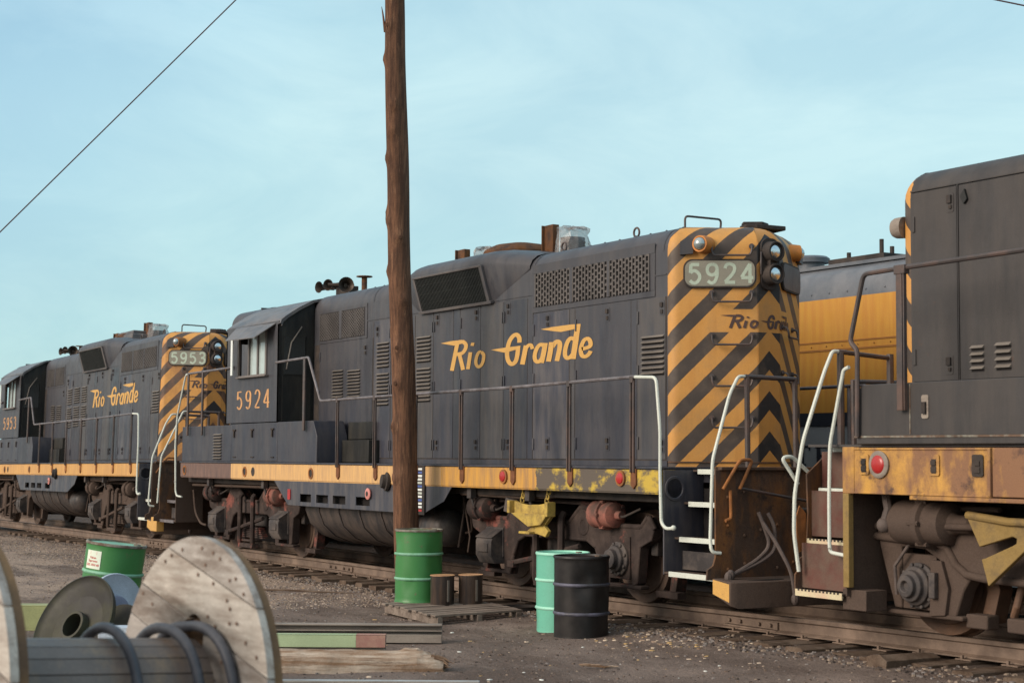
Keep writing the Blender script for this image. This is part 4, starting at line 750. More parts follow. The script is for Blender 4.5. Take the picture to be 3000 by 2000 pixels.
mb.v=[(x,y,gz(x,y) if abs(x)<90 and abs(y)<60 else -.27) for x in GX for y in GY]
mb.f=[(i*ny+j,(i+1)*ny+j,(i+1)*ny+j+1,i*ny+j+1) for i in range(nx-1) for j in range(ny-1)]; mb.m=[0]*len(mb.f)
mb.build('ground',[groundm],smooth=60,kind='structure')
def rail(off,yo,zo,x0,x1,label,cut=None):
    mb=MB(); pr=[(-.037,0),(-.037,-.035),(-.010,-.05),(-.010,-.135),(-.07,-.155),(-.07,-.168),(.07,-.168),(.07,-.155),(.010,-.135),(.010,-.05),(.037,-.035),(.037,0),(.030,.004),(-.030,.004)]
    rings=[]; x=x0
    while x<=x1+.01:
        y,z=trk(x) if yo is None else (yo,zo); z+=NZ.noise(Vector((x*.5,off,1)))*.006; rings.append([(x,y+off+a,z+b) for a,b in pr]); x+=1.0
    mb.loft(rings,0)
    for i,f in enumerate(mb.f):
        if len(f)==4 and all(mb.v[k][2]-0>0 for k in f): pass
    o=mb.build('steel_rail',[railm,railtop],smooth=30,label=label,cat='rail')
    # joint bars with bolts
    for xj in((-11,-2.0,7.9) if off<0 and yo is None else ()):
        j=MB(); y,z=trk(xj)
        j.box(xj-.42,xj+.42,y+off-.034,y+off-.010,z-.13,z-.055); j.box(xj-.42,xj+.42,y+off-.055,y+off-.02,z-.152,z-.135)
        for k in(-.33,-.15,.15,.33): j.cyl((xj+k,y+off-.034,z-.09),(xj+k,y+off-.062,z-.09),.020,n=6)
        j.build('joint_bar',[railm],o,bevel=.003)
    return o
rail(-.7175,None,0,-60,40,'near brown rail of the track the black locomotives stand on')
rail(.7175,None,0,-60,40,'far brown rail under the black locomotives, half hidden by their wheels')
rail(-.7175,4.7,-.05,-30,40,'near rail of the second track under the yellow locomotive')
rail(.7175,4.7,-.05,-30,40,'far rail of the second track under the yellow locomotive')
rnd=random.Random(5)
x=-21.5; i=0
while x<17:
    mb=MB(); y,z=trk(x); zt=z-.185+rnd.uniform(-.012,.006); l0=-1.33+rnd.uniform(-.12,.05); rz=rnd.uniform(-.03,.03)
    rings=[]
    for k in range(6):
        yy=l0+(1.33-l0)*k/5; j=lambda:rnd.uniform(-.010,.010)
        rings.append([(-.11+j()+rz*yy,yy,-.18),(.11+j()+rz*yy,yy,-.18),(.115+j()+rz*yy,yy,-.012+j()),(.095+j()+rz*yy,yy,j()*.6),(-.095+j()+rz*yy,yy,j()*.6),(-.115+j()+rz*yy,yy,-.012+j())])
    mb.loft(rings,0)
    for yr in(-.7175,.7175): mb.box(-.09,.09,yr-.14,yr+.14,.004,.014,1); 
    for a in(-.12,.12): mb.box(-.04,-.015,-.7175+a-.012,-.7175+a+.012,.0,.045,1)
    o=mb.build('railroad_tie',[tiem,railm],smooth=30,label='dark wooden tie under the rails of the locomotive track',cat='tie',group='ties under the locomotive track'); o.location=(x,y,zt); x+=.53+rnd.uniform(-.03,.03); i+=1
# ---------------------------------------------------------------- locomotives 5924 and 5953
A=empty('diesel_locomotive',(0,0,0),'black and yellow diesel locomotive numbered 5924, middle of the coupled row','locomotive',group='diesel locomotives coupled on the near track'); A.rotation_euler=(0,-.0022,0)
gp(A,'5924',True)
B=empty('diesel_locomotive',(-17.3894,.3212,-.1551),'black and yellow diesel locomotive numbered 5953, farthest of the coupled row','locomotive',group='diesel locomotives coupled on the near track'); B.rotation_euler=(-.0248,-.0098,-.0245)
gp(B,'5953',False)
# ---------------------------------------------------------------- right-hand six-axle locomotive (only its end is in view)
paintC=mat('brown_black_paint',(.042,.040,.041),.6,var=.28,scale=1.1,dirt=(.072,.063,.058),damt=.6,dpos=.5,dsc=(2.2,2.2,.35),dscale=2,dirt2=(.105,.060,.042),d2pos=.675,d2sc=(1,1,.8),d2scale=2.2,bump=.22,bscale=2.4,spec=.4,grain=.12)
def sd():
    Z=.09
    P=empty('diesel_locomotive',(0,0,Z),'dark grey locomotive with grimy orange sill and white step rails, nearest at the right','locomotive',group='diesel locomotives coupled on the near track')
    XE=10.39; XM=27.
    z=lambda v:v-Z
    mb=MB(); mb.box(10.27,11.86,-YS-.004,-1.2,z(1.332),z(1.735)); mb.box(10.12,10.27,-YS-.008,-1.2,z(1.33),z(1.742)); mb.box(10.27,11.86,-YS-.014,-YS,z(1.715),z(1.735)); mb.box(10.27,11.86,-YS-.012,-YS,z(1.332),z(1.35)); mb.box(11.868,XM,-YS,-1.2,z(1.34),z(1.735)); mb.box(10.96,XM,-YS-.02,-1.3,z(1.295),z(1.33)); mb.box(10.12,XM,1.2,YS,z(1.33),z(1.735)); mb.box(11.83,11.86,-YS-.018,-YS,z(1.34),z(1.73))
    S=mb.build('side_sill',[sillmC],P,bevel=.006)
    for x in(10.406,11.244,11.726):
        m=MB(); m.plate(rrect(x-.06,x+.06,z(1.50),z(1.68),.02),side(YS+.012),0,.006,1 if x<11.6 else 0); m.box(x-.03,x+.03,-YS-.026,-YS-.018,z(1.53),z(1.575),0); m.box(x-.028,x+.028,-YS-.03,-YS-.018,z(1.59),z(1.625),0); m.box(x-.028,x+.028,-YS-.0195,-YS-.018,z(1.52),z(1.64),0); m.build('sill_latch',[dkiron,sillmC],S)
    m=MB(); m.lathe((10.594,-YS-.004,z(1.59)),(0,-1,0),[(0,.115),(.02,.12),(.03,.105),(.03,.08)],24,1); m.lathe((10.594,-YS-.018,z(1.59)),(0,-1,0),[(0,.088),(.016,.08),(.028,.05),(.032,.01)],24,0); m.build('reflector',[redlens,beamg],P,smooth=60)
    mb=MB(); mb.box(9.6,XM,-1.45,1.45,z(1.742),z(1.765)); mb.box(10.3,XM,-.6,.6,z(.95),z(1.7),1); mb.box(9.6,XM,-.9,.9,z(1.5),z(1.74),1); mb.build('walkway_deck',[paintC,dkiron],P)
    mb=MB(); mb.plate([(10.268,z(1.835)),(XM,z(1.835)),(XM,z(2.29)),(10.40,z(2.29)),(10.34,z(2.26)),(10.268,z(2.10))],side(YS),-.6,0); mb.box(10.3,XM,-YS-.004,-1.0,z(1.765),z(1.825)); bx=mb.build('side_cabinet',[paintC],P,bevel=.008)
    m=MB(); m.box(10.955,10.967,-YS-.006,-YS,z(1.85),z(2.28)); m.box(10.28,XM,-YS-.010,-YS,z(1.822),z(1.84)); m.build('cabinet_seam',[rustrim],bx)
    m=MB(); m.plate(rrect(11.10,11.18,z(1.98),z(2.18),.02),side(YS),0,.01,1); m.box(11.12,11.16,-YS-.03,-YS-.01,z(2.02),z(2.12)); m.build('door_latch',[dkiron,beamg],bx)
    prof=hood_profile(); DX=XE-X0; up_=.0
    ring=[(-(YH-i),zz) for i,zz,_ in prof]+[(0,4.20)]+[((YH-i),zz) for i,zz,_ in prof[::-1]]
    mb=MB(); mb.loft([[(x,y,max(zz,z(1.765))) for y,zz in ring] for x in(XE,XM)],0,False,False); H=mb.build('hood',[paintC],P,smooth=40)
    make_nose(P,[stripem],z(1.765),mir=lambda x,y,zz:(XE-(x-X0),y,zz))
    m=MB()
    m.box(XE+.01,XM,-YH-.012,-YH,z(4.045),z(4.06)); m.box(10.965,10.975,-YH-.012,-YH,z(2.3),z(4.045)); m.box(XE+.03,10.955,-YH-.008,-YH,z(2.33),z(4.035)); m.box(10.985,12.6,-YH-.008,-YH,z(2.33),z(4.035)); m.box(12.62,14.2,-YH-.008,-YH,z(2.33),z(4.035))
    for zz in(3.75,2.55): m.box(XE+.035,XE+.065,-YH-.02,-YH-.008,z(zz)-.07,z(zz)+.07)
    D=m.build('access_door',[paintC],P,bevel=.002)
    for x,zz in((10.876,3.90),(10.85,2.47)):
        m=MB(); m.plate(rrect(x-.04,x+.05,z(zz)-.09,z(zz)+.08,.015),side(YH+.008),0,.004,1); m.box(x-.02,x+.03,-YH-.03,-YH-.01,z(zz)-.01,z(zz)+.06); m.box(x-.0,x+.03,-YH-.025,-YH-.01,z(zz)-.06,z(zz)-.03); m.build('door_latch',[dkiron,paintC],D)
    m=MB(); m.plate([(11.02,z(3.93)),(11.07,z(3.99)),(11.10,z(3.90)),(11.06,z(3.86))],side(YH+.008),0,.025); m.build('lock_stain',[soot_shade],D)
    louver(D,11.10,11.27,z(2.39),z(2.63),4); louver(D,11.38,11.57,z(2.39),z(2.64),4)
    m=MB(); m.lathe((10.26,-.86,z(3.75)),(-1,-.25,0),[(0,.10),(.08,.095),(.09,.09),(.11,.08),(.12,.02)],20); m.build('class_light',[beamg],P)
    YR=YS+.03
    tube_part(P,'handrail',[(XM,-YR,z(3.52)),(12.2,-YR,z(3.29)),(10.93,-YR,z(3.275)),(10.434,-YR,z(3.264)),(10.255,-YR,z(2.67)),(10.35,-YR,z(2.60)),(10.34,-YR,z(1.83))],.022,pipe,.06)
    m=MB(); m.box(10.86,10.93,-YR-.03,-YR-.005,z(2.05),z(3.25)); m.box(10.94,10.955,-YR-.03,-YR+.01,z(2.05),z(3.25)); m.box(10.84,10.97,-YR-.035,-YR+.03,z(3.22),z(3.30)); m.build('stanchion',[pipe],P,bevel=.006)
    tube_part(P,'corner_handrail',[(9.58,-1.06,z(2.64)),(9.58,-1.13,z(2.64)),(9.57,-1.22,z(2.45)),(9.54,-1.46,z(1.80)),(9.50,-1.53,z(1.3)),(9.50,-1.54,z(.95)),(9.52,-1.50,z(.60))],.019,white,.08)
    tube_part(P,'corner_handrail',[(10.24,-YR,z(2.45)),(10.17,-YR,z(2.43)),(9.985,-YR,z(1.76)),(9.97,-YR,z(1.3)),(9.97,-YR,z(.87)),(9.98,-YR,z(.80)),(10.12,-YR+.04,z(.78))],.0175,white,.06)
    tube_part(P,'end_rail',[(9.58,-1.06,z(2.64)),(9.58,-.38,z(2.60))],.022,pipe,0,extra=lambda m_:[m_.tube([(9.58,y,z(2.64)),(9.58,y,z(1.75))],.034,8) for y in(-1.03,-.40)])
    tube_part(P,'end_rail',[(9.62,.38,z(2.25)),(9.62,1.3,z(2.25))],.022,pipe,0,extra=lambda m_:[m_.tube([(9.62,y,z(2.30)),(9.62,y,z(1.75))],.034,8) for y in(1.2,.42)])
    tube_part(P,'uncoupling_lever',[(9.42,-1.42,z(1.40)),(9.40,-1.60,z(1.64)),(9.40,-1.48,z(1.66)),(9.42,-1.28,z(1.50))],.018,white,.05)
    pp=MB(); e=[(-1.50,z(.42)),(-1.50,z(.57)),(-1.47,z(.60)),(-1.46,z(.71)),(-1.365,z(.75)),(-1.34,z(1.13)),(-1.355,z(1.49)),(-1.07,z(1.71)),(1.07,z(1.71)),(1.35,z(1.49)),(1.36,z(.75)),(1.5,z(.6)),(1.5,z(.42))]
    pp.plate(e,lambda y,zz,o:(9.45+o,y,zz),0,.02); pp.build('pilot_plate',[rustp],P,bevel=.003)
    m=MB(); m.plate([(-1.45,z(.76)),(-1.345,z(.80)),(-1.345,z(1.13)),(-1.42,z(1.20)),(-1.46,z(1.1))],lambda y,zz,o:(9.43+o,y,zz),0,.012); m.build('pilot_bracket',[rusto],P)
    redb=mat('dark_red_step_plate',(.12,.040,.030),.7,var=.3,scale=3,dirt=(.13,.095,.07),damt=.85,dpos=.48,dscale=2,bump=.2)
    for zz,y0,x0,x1,c in((.435,1.50,9.47,10.10,1),(.895,1.40,9.52,10.14,1),(1.36,1.28,9.55,10.12,2),(1.735,1.15,9.60,10.12,2)):
        m=MB(); m.box(x0,x1,-y0,-y0+.24,z(zz)-.02,z(zz)); m.box(x0+.002,x1-.002,-y0-.006,-y0+.01,z(zz)-.055,z(zz)+.006,1)
        if c==1:
            n=12
            for k in range(n): xx=x0+.05+(x1-x0-.1)*k/(n-1); m.box(xx-.013,xx+.013,-y0-.008,-y0+.008,z(zz)-.008,z(zz)+.009,2)
        m.build('step_tread',[truckb,mat_cream if c==1 else white,dkiron],P)
    m=MB(); m.box(9.47,10.12,-1.42,-1.40,z(.45),z(.86)); m.box(9.47,10.14,-1.30,-1.285,z(.92),z(1.34)); m.box(9.47,10.14,-1.17,-1.155,z(1.37),z(1.70)); m.build('step_riser',[redb],P)
    m=MB(); m.box(10.14,10.16,-YS,-.9,z(.42),z(1.33)); m.box(10.125,10.20,-YS-.012,-YS+.05,z(.50),z(1.33),1); m.box(10.05,10.35,-1.45,-1.2,z(.30),z(.48)); m.build('step_side_plate',[truckb,yeldull],P,bevel=.006)
    cp=MB(); cp.box(8.62,9.5,-.15,.15,z(.85),z(1.05)); cp.box(8.66,8.95,-.20,.17,z(.80),z(1.1)); cp.build('coupler',[dkiron],P,bevel=.02)
    m=MB(); m.tube([(10.45,-1.3,z(1.33)),(10.50,-1.32,z(1.2)),(10.47,-1.34,z(1.08))],.04,8); m.ball((10.47,-1.34,z(1.06)),.07); m.tube([(10.75,-1.2,z(1.3)),(10.72,-1.2,z(1.0)),(10.45,-1.2,z(.7)),(10.47,-1.2,z(.45))],.016,8); m.build('brake_hose',[hose],P)
    # six-wheel trucks
    for X in(12.73,22.):
        tr=MB(); o=[(10.16,.94),(10.45,1.03),(10.62,1.06),(11.05,1.03),(11.45,1.0),(12.0,1.0),(12.5,.86),(13.0,.86),(13.5,1.0),(14.4,1.03),(14.85,1.06),(15.3,.94),(15.26,.78),(15.1,.22),(14.98,.22),(14.98,.78),(14.50,.78),(14.46,.22),(14.36,.22),(14.26,.45),(14.16,.56),(13.9,.54),(13.5,.52),(13.2,.42),(13.1,.22),(12.98,.22),(12.98,.72),(12.5,.72),(12.48,.22),(12.36,.22),(12.26,.42),(12.0,.52),(11.42,.55),(11.29,.56),(11.20,.44),(11.11,.21),(10.98,.21),(11.0,.50),(10.93,.68),(10.75,.77),(10.47,.78),(10.47,.24),(10.38,.24),(10.20,.78)]
        dx=X-12.73
        for g in(-1,1):
            tr.plate([(a+dx,b) for a,b in o],lambda x,zz,k:(x,g*(.99+k),zz),0,.15,0)
            lip=[(10.16,.86),(10.5,.84),(10.8,.86),(11.02,.80),(11.12,.66),(11.25,.58),(11.45,.56),(12.0,.55)]
            tr.tube([(a+dx,g*1.15,b) for a,b in lip],.04,6); tr.tube([(a+dx,g*1.14,b-.02) for a,b in [(10.16,.96),(10.45,1.04),(10.62,1.07),(11.45,1.01)]],.04,6)
            tr.box(10.30+dx,11.2+dx,min(g*1.0,g*1.16),max(g*1.0,g*1.16),.185,.225); tr.box(9.95+dx,10.4+dx,min(g*.8,g*1.0),max(g*.8,g*1.0),.19,.23)
            for xx in(11.3,11.75,12.1,13.4): tr.box(xx-.12+dx,xx+.12+dx,min(g*.95,g*1.1),max(g*.95,g*1.1),.13,.25)
        tr.box(10.3+dx,10.42+dx,-1,1,.5,.8,1); tr.box(12.0+dx,12.3+dx,-1,1,.5,.8,1)
        T=tr.build('truck_frame',[truckb,dkiron],P,bevel=.014)
        for k in(-2.05,0,2.08): wheelset(T,X+k,rustw)
        for g in(-1,1):
            for k in(-2.05,0,2.08):
                m=MB(); x=X+k; zz=.45; y=g*1.12
                m.box(x-.22,x+.19,min(g*1.0,y),max(g*1.0,y),.24,.72,1); m.plate([(x+.16,.20),(x+.34,.22),(x+.38,.45),(x+.30,.68),(x+.18,.68)],lambda a,b,o,g=g:(a,g*(1.10+o),b),0,.08,1)
                m.lathe((x,y,zz),(0,g,0),[(0,.20),(.03,.20),(.04,.17),(.08,.17),(.10,.14),(.14,.135),(.15,.10),(.19,.095),(.20,.05),(.16,.035)],28,0)
                for i in range(10): a=i*math.pi/5; m.cyl((x+.185*math.cos(a),y+g*.03,zz+.185*math.sin(a)),(x+.185*math.cos(a),y+g*.06,zz+.185*math.sin(a)),.02,n=6)
                m.box(x+.20,x+.27,min(g*1.18,g*1.23),max(g*1.18,g*1.23),.36,.58,0)
                m.build('journal_box',[jbox,truckb],T,bevel=.006)
            m=MB(); m.lathe((X-2.25,g*1.18,1.0),(1,0,0),[(0,.10),(.03,.18),(.10,.20),(.34,.20),(.36,.225),(.42,.225),(.44,.19),(.62,.18),(.66,.10),(.70,.08),(.86,.075),(.9,.04)],24); m.cyl((X-1.6,g*1.26,.98),(X-1.2,g*1.26,.99),.03); m.cyl((X-1.75,g*1.05,1.13),(X-1.2,g*1.05,1.13),.025)
            for i in range(6): a=i*math.pi/3; m.cyl((X-1.93,g*1.18+.21*math.cos(a),1.0+.21*math.sin(a)),(X-1.80,g*1.18+.21*math.cos(a),1.0+.21*math.sin(a)),.02,n=6)
            m.build('brake_cylinder',[truckb],T,smooth=30)
            m=MB(); f=lambda a,b,o,g=g,dx=dx:(a+dx,g*(1.30+o),b)
            m.plate([(11.44,1.08),(11.9,1.03),(12.6,1.03),(12.6,.86),(12.05,.82),(11.67,.52),(11.60,.735),(11.64,.745),(11.93,.86),(11.97,.88),(11.975,.92),(11.93,.935),(11.58,.835)],f,0,.05,0)
            m.tube([f(11.44,1.09,.04),f(11.9,1.05,.06),f(12.6,1.05,.06)],.035,8); m.box(11.2+dx,12.6+dx,min(g*1.2,g*1.34),max(g*1.2,g*1.34),.55,.60,0) if False else None
            m.build('brake_lever_guard',[yeldull,dark],T,bevel=.006)
            m=MB()
            for xx in(11.2,11.85): m.plate([(xx-.06,.16),(xx+.08,.16),(xx+.16,.45),(xx+.06,.70),(xx-.04,.68),(xx+.02,.42)],lambda a,b,o,g=g,dx=dx:(a+dx,g*(.72+o),b),0,.16)
            m.tube([(11.75+dx,g*1.0,.62),(11.70+dx,g*1.05,.35),(11.62+dx,g*1.0,.25)],.035,8); m.build('brake_shoe',[rustw],T,bevel=.006)
rustw=mat('rust_brown_wheel',(.17,.095,.058),.7,var=.3,dirt=(.07,.05,.04),damt=.6,dscale=3,bump=.2)
mat_cream=mat('cream_step_edge',(.62,.55,.36),.6,var=.1,dirt=(.50,.25,.2),damt=.5,dscale=5,bump=.1)
sd()
# ---------------------------------------------------------------- yellow locomotive on the second track
def covered():
    P=empty('yellow_locomotive',(0,4.7,-.05),'bright yellow locomotive with grey roof and dark band on the second track behind','locomotive')
    x0,x1=-26.,15.; y=-1.5
    def wall(name,z0,z1,m,o=0): 
        mb=MB()
        for g in(-1,1): mb.box(x0,x1,*sorted((g*(1.5+o),g*1.42)),z0,z1)
        return mb.build(name,[m],P)
    wl=wall('yellow_side',2.29,3.80,yelD); wall('dark_band',2.115,2.29,navyD,.002); wall('skirt',1.25,2.115,skD,-.01)
    rp=[(1.5,3.80),(1.49,3.95),(1.42,4.12),(1.25,4.25),(.95,4.34),(.5,4.39),(0,4.40)]; ring=[(-a,b) for a,b in rp]+[(a,b) for a,b in rp[-2::-1]]
    rf=MB(); rf.loft([[(x,y_,z_) for y_,z_ in ring] for x in(x0,x1)],0,False,False)
    for i in range(60): rf.ball((-6+.2+i*.35,-1.49,3.88),.018,0,6)
    for x in(3.3,9.,-1): rf.box(x-.02,x+.02,-1.506,-1.46,3.80,3.98)
    rf.box(x0,x1,-1.30,-1.22,4.245,4.29); RF=rf.build('roof',[greyD],P,smooth=40)
    MB().box(x0,x0+.05,-1.45,1.45,1.2,4.2).box(x1-.05,x1,-1.45,1.45,1.2,4.2).build('end_wall',[yelD],P)
    m=MB(); m.box(x0,x1,-1.508,-1.49,3.215,3.235); m.box(x0,x1,-1.508,-1.49,3.105,3.13)
    for i in range(70): m.ball((-6+.15+i*.3,-1.505,3.17),.010,0,6)
    m.build('moulding',[mat('brown_moulding',(.30,.13,.03),.6)],wl)
    m=MB(); m.lathe((3.25,-.55,4.25),(0,0,1),[(0,.24),(.10,.24),(.11,.20),(.22,.20),(.225,.27),(.29,.28),(.32,.24),(.33,.02)],24); m.build('exhaust_hood',[greyD,winl],P,smooth=30)
    m=MB(); m.box(3.8,4.9,-.7,-.2,4.37,4.46); m.build('roof_fitting',[dkiron],P)
    for x in(4.65,4.85,5.6,4.0): m=MB(); m.cyl((x,-.5,4.4),(x,-.5,4.56 if x!=4.65 else 4.68),.03,n=8); m.build('roof_vent_pipe',[dkiron],P)
    t=MB(); fn=lambda a,b,o:(a,-1.491-o,b)
    it=[('s',[(3.99,1.84),(4.29,1.84)],.05),('s',[(4.14,1.84),(4.14,1.60)],.075),('s',[(4.06,1.60),(4.22,1.60)],.04),('s',[(3.99,1.84),(3.99,1.79)],.03),('s',[(4.29,1.84),(4.29,1.79)],.03),
        ('s',[(4.47,1.84),(4.47,1.60)],.075),('s',[(4.40,1.84),(4.70,1.84)],.05),('s',[(4.47,1.72),(4.62,1.72)],.05),('s',[(4.70,1.84),(4.70,1.78)],.03),('s',[(4.40,1.60),(4.55,1.60)],.04),('s',[(4.62,1.76),(4.62,1.68)],.03)]
    strokes(t,it,fn,.003,.6); t.build('skirt_lettering',[navyD],P)
    for X in(-3.,8.):
        mb=MB(); mb.box(X-1.9,X+1.9,-1.2,-1.05,.5,.95); mb.box(X-1.9,X+1.9,1.05,1.2,.5,.95); mb.box(X-1.5,X+1.5,-.9,.9,.5,1.2); T=mb.build('truck_frame',[dkiron],P)
        for k in(-1.37,1.37): wheelset(T,X+k)
    MB().box(-.5,5.5,-1.3,1.3,.30,1.25).build('fuel_tank',[dkiron],P); MB().box(-25,-5.2,-1.3,1.3,.30,1.25).box(10.2,14.5,-1.3,1.3,.30,1.25).build('underframe_gear',[dkiron],P)
covered()
# ---------------------------------------------------------------- pole and wires
base=Vector((2.346,-1.816,-.32)); d=Vector((.0431,-.0624,1)); 
kn=[(6.69,0),(5.42,.3),(4.73,-.1),(4.62,.5),(3.98,0),(3.0,1.2),(2.55,1.0),(1.35,.7),(6.1,1.4),(5.75,1.1),(.45,1.0),(7.1,1.0),(4.4,1.7),(2.0,.4),(-.05,1.3),(3.6,1.9),(8.1,.4)]
mb=MB(); rings=[]; ln=Vector((-.514,-.858,0)); fr_=Vector((.858,-.514,0))
N=220; M_=28
for i in range(N+1):
    z=-.32+10.4*i/N; c=base+d*(z+.32)+Vector((NZ.noise(Vector((z*.6,1,1)))*.02,NZ.noise(Vector((z*.6,5,1)))*.02,0)); r=.166-.0049*(z+.32); ring=[]
    for k in range(M_):
        a=2*math.pi*k/M_; v=ln*math.cos(a)+fr_*math.sin(a); q=0
        for kz,ka in kn: q+=.028*math.exp(-((z-kz)/.07)**2-((math.cos(a-ka)-1)/.10)**2)
        q+=NZ.noise(Vector((math.cos(a)*3,math.sin(a)*3,z*.45)))*.010+NZ.noise(Vector((math.cos(a)*9,math.sin(a)*9,z*.9)))*.004
        ring.append(c+v*(r+q))
    rings.append(ring)
mb.loft(rings,0)
for kz,ka in kn:
    c=base+d*(kz+.32); r=.166-.0049*(kz+.32)+.016; v=ln*math.cos(ka)+fr_*math.sin(ka); mb.lathe(c+v*(r-.012),v,[(0,.034),(.016,.026),(.02,.012),(.016,.002)],10,1)
c=base+d*7.6; mb.tube([c+ln*.11+Vector((0,0,-.25)),c+ln*.145,c+ln*.160+Vector((0,0,.08))],[.02,.010,.003],6)
PO=mb.build('utility_pole',[polem,knotm],smooth=40,label='tall weathered brown wooden pole with knots, rising behind the green drum',cat='pole')
top=base+d*9.7
m=MB(); m.tube([top,Vector((.03,-6.52,4.44)),Vector((-3.19,-11.14,-1.0))],.009,6); m.build('guy_wire',[wirem],label='thin dark wire slanting down from the pole across the left sky',cat='wire')
m=MB(); m.tube([top,Vector((8.09,2.71,6.92)),Vector((17.,10.2,3.4))],.009,6); m.build('overhead_wire',[wirem],label='thin dark wire crossing the top right corner of the sky',cat='wire')
# ---------------------------------------------------------------- drums
def oil_drum(loc,paint_,hoop,label,h=.885,r=.286,rot=None,lidm=None,rz=0,rim=None):
    P=empty('oil_drum',loc,label,'drum',rot=rot,group='steel oil drums standing in the yard')
    mb=MB(); pr=[(0,r*.2),(.0,r+.004),(.012,r+.008),(.03,r+.003),(.045,r)]
    pr+=[(h*q/24,r) for q in range(2,23)]+[(h-.045,r),(h-.03,r+.003)]
    pr=sorted(pr,key=lambda k:k[0]); mb.lathe((0,0,0),(0,0,1),pr,48,0,True)
    rn=random.Random(int(loc[0]*100)); 
    for k in range(9):   # shallow dents
        a=rn.uniform(0,6.28); zc=rn.uniform(.1,h-.1)
        for i,v in enumerate(mb.v):
            aa=math.atan2(v[1],v[0]); dd=math.exp(-((math.cos(aa-a)-1)/.03)**2-((v[2]-zc)/.12)**2)*.013; q=1-dd/r; mb.v[i]=(v[0]*q,v[1]*q,v[2])
    mb.build('drum_body',[paint_],P,smooth=40)
    for zz in(h*.333,h*.667): 
        m=MB(); m.lathe((0,0,zz),(0,0,1),[(-.018,r),(-.010,r+.010),(0,r+.0135),(.010,r+.010),(.018,r)],48,0,False); m.build('rolling_hoop',[hoop],P,smooth=60)
    m=MB(); m.lathe((0,0,h-.03),(0,0,1),[(0,r+.001),(.004,r+.009),(.022,r+.010),(.030,r+.004),(.030,r-.006),(.012,r-.010)],48,0,False); m.build('rim',[rim or rustrim],P,smooth=60)
    m=MB(); m.lathe((0,0,h-.018),(0,0,1),[(0,.001),(0,r-.004),(-.004,r-.004)],48,0,False); m.lathe((.0,r*.72,h-.018),(0,0,1),[(0,.035),(.014,.035),(.014,.02)],16,1); m.build('lid',[lidm or paint_,rustrim],P)
    return P
oil_drum((6.81,-2.11,-.27),blackm,rimb,'glossy black steel drum on the dirt, overlapping the mint green drum',rim=blackm)
oil_drum((6.20,-1.95,-.27),mintm,rimm,'mint green steel drum standing behind the black drum',rim=rimm,lidm=bluem if False else mintm)
oil_drum((3.42,-2.24,-.135),greenm,rimg,'dark green steel drum standing on the wooden pallet by the pole',rim=rustrim)
DL=oil_drum((4.82,-6.53,-.15),greenm,rimg,'leaning green steel drum with a white and red paper label',h=.90,r=.294,rim=rustrim,lidm=rimg)
DL.rotation_mode='QUATERNION'; DL.rotation_quaternion=Matrix.Rotation(R(6.5),4,Vector((-.858,.514,0))).to_quaternion()
lb=MB(); r=.297; A0=math.atan2(-.514,.858)-.56    # label faces left of the camera
cylf=lambda a,b,o:((r+o)*math.cos(A0+a/r),(r+o)*math.sin(A0+a/r),b)
for i in range(8): a0=-.095+.19*i/8; a1=a0+.19/8; lb.add([cylf(a0,.635,.001),cylf(a1,.635,.001),cylf(a1,.815,.001),cylf(a0,.815,.001)],[(0,1,2,3)])
LB=lb.build('paper_label',[mat('cream_paper',(.72,.80,.68),.7,var=.06,bump=0,grain=.05)],DL)
redink=mat('red_ink',(.60,.16,.14),.7,bump=0,grain=.15); pinkink=mat('pink_ink',(.74,.56,.50),.7,bump=0)
m=MB(); m.add([cylf(-.045,.775,.002),cylf(.045,.775,.002),cylf(.045,.808,.002),cylf(-.045,.808,.002)],[(0,1,2,3)]); m.build('label_block',[pinkink],LB)
for txt,zz,sz in(('Vulcan',.745,.032),('Supreme',.712,.034),('SAE 10W-40',.672,.036)):
    cu=bpy.data.curves.new('label_text','FONT'); cu.body=txt; cu.size=sz; cu.align_x='CENTER'; cu.resolution_u=2; cu.offset=.0008; to=bpy.data.objects.new('tmp',cu); COL.objects.link(to)
    bpy.context.view_layer.update(); me=to.evaluated_get(bpy.context.evaluated_depsgraph_get()).to_mesh(); m=MB(); sx_=min(1.,.165/max(1e-3,to.dimensions.x))
    m.add([cylf(v.co.x*sx_,v.co.y+zz-.01,.0025) for v in me.vertices],[tuple(p.vertices) for p in me.polygons]); bpy.data.objects.remove(to); m.build('label_text',[redink],LB)
for loc,lab,rz in (((3.93,-2.19,-.128),'short dark steel can with tan lid, beside the green drum on the pallet',0),((4.03,-1.86,-.125),'short dark steel can with tan lid, right-hand of the pair on the pallet',0)):
    P=empty('steel_can',loc,lab,'can',group='two short cans on the pallet')
    m=MB(); m.lathe((0,0,0),(0,0,1),[(0,.138),(.005,.142),(.33,.142),(.338,.146),(.35,.146)],36); m.build('can_body',[mat('dark_tin',(.040,.034,.033),.38,var=.3,dirt=(.13,.085,.06),damt=.7,dsc=(6,6,.6),dscale=2,spec=.5) if 'dark_tin' not in MATS else MATS['dark_tin']],P,smooth=40)
    m=MB(); m.lathe((0,0,.352),(0,0,1),[(0,.001),(.0,.136),(.004,.147),(-.004,.147)],36,0,False); m.build('lid',[tanlid],P)
    m=MB(); m.box(.143,.152,-.012,.012,.05,.30); m.build('side_strap',[slatm],P)
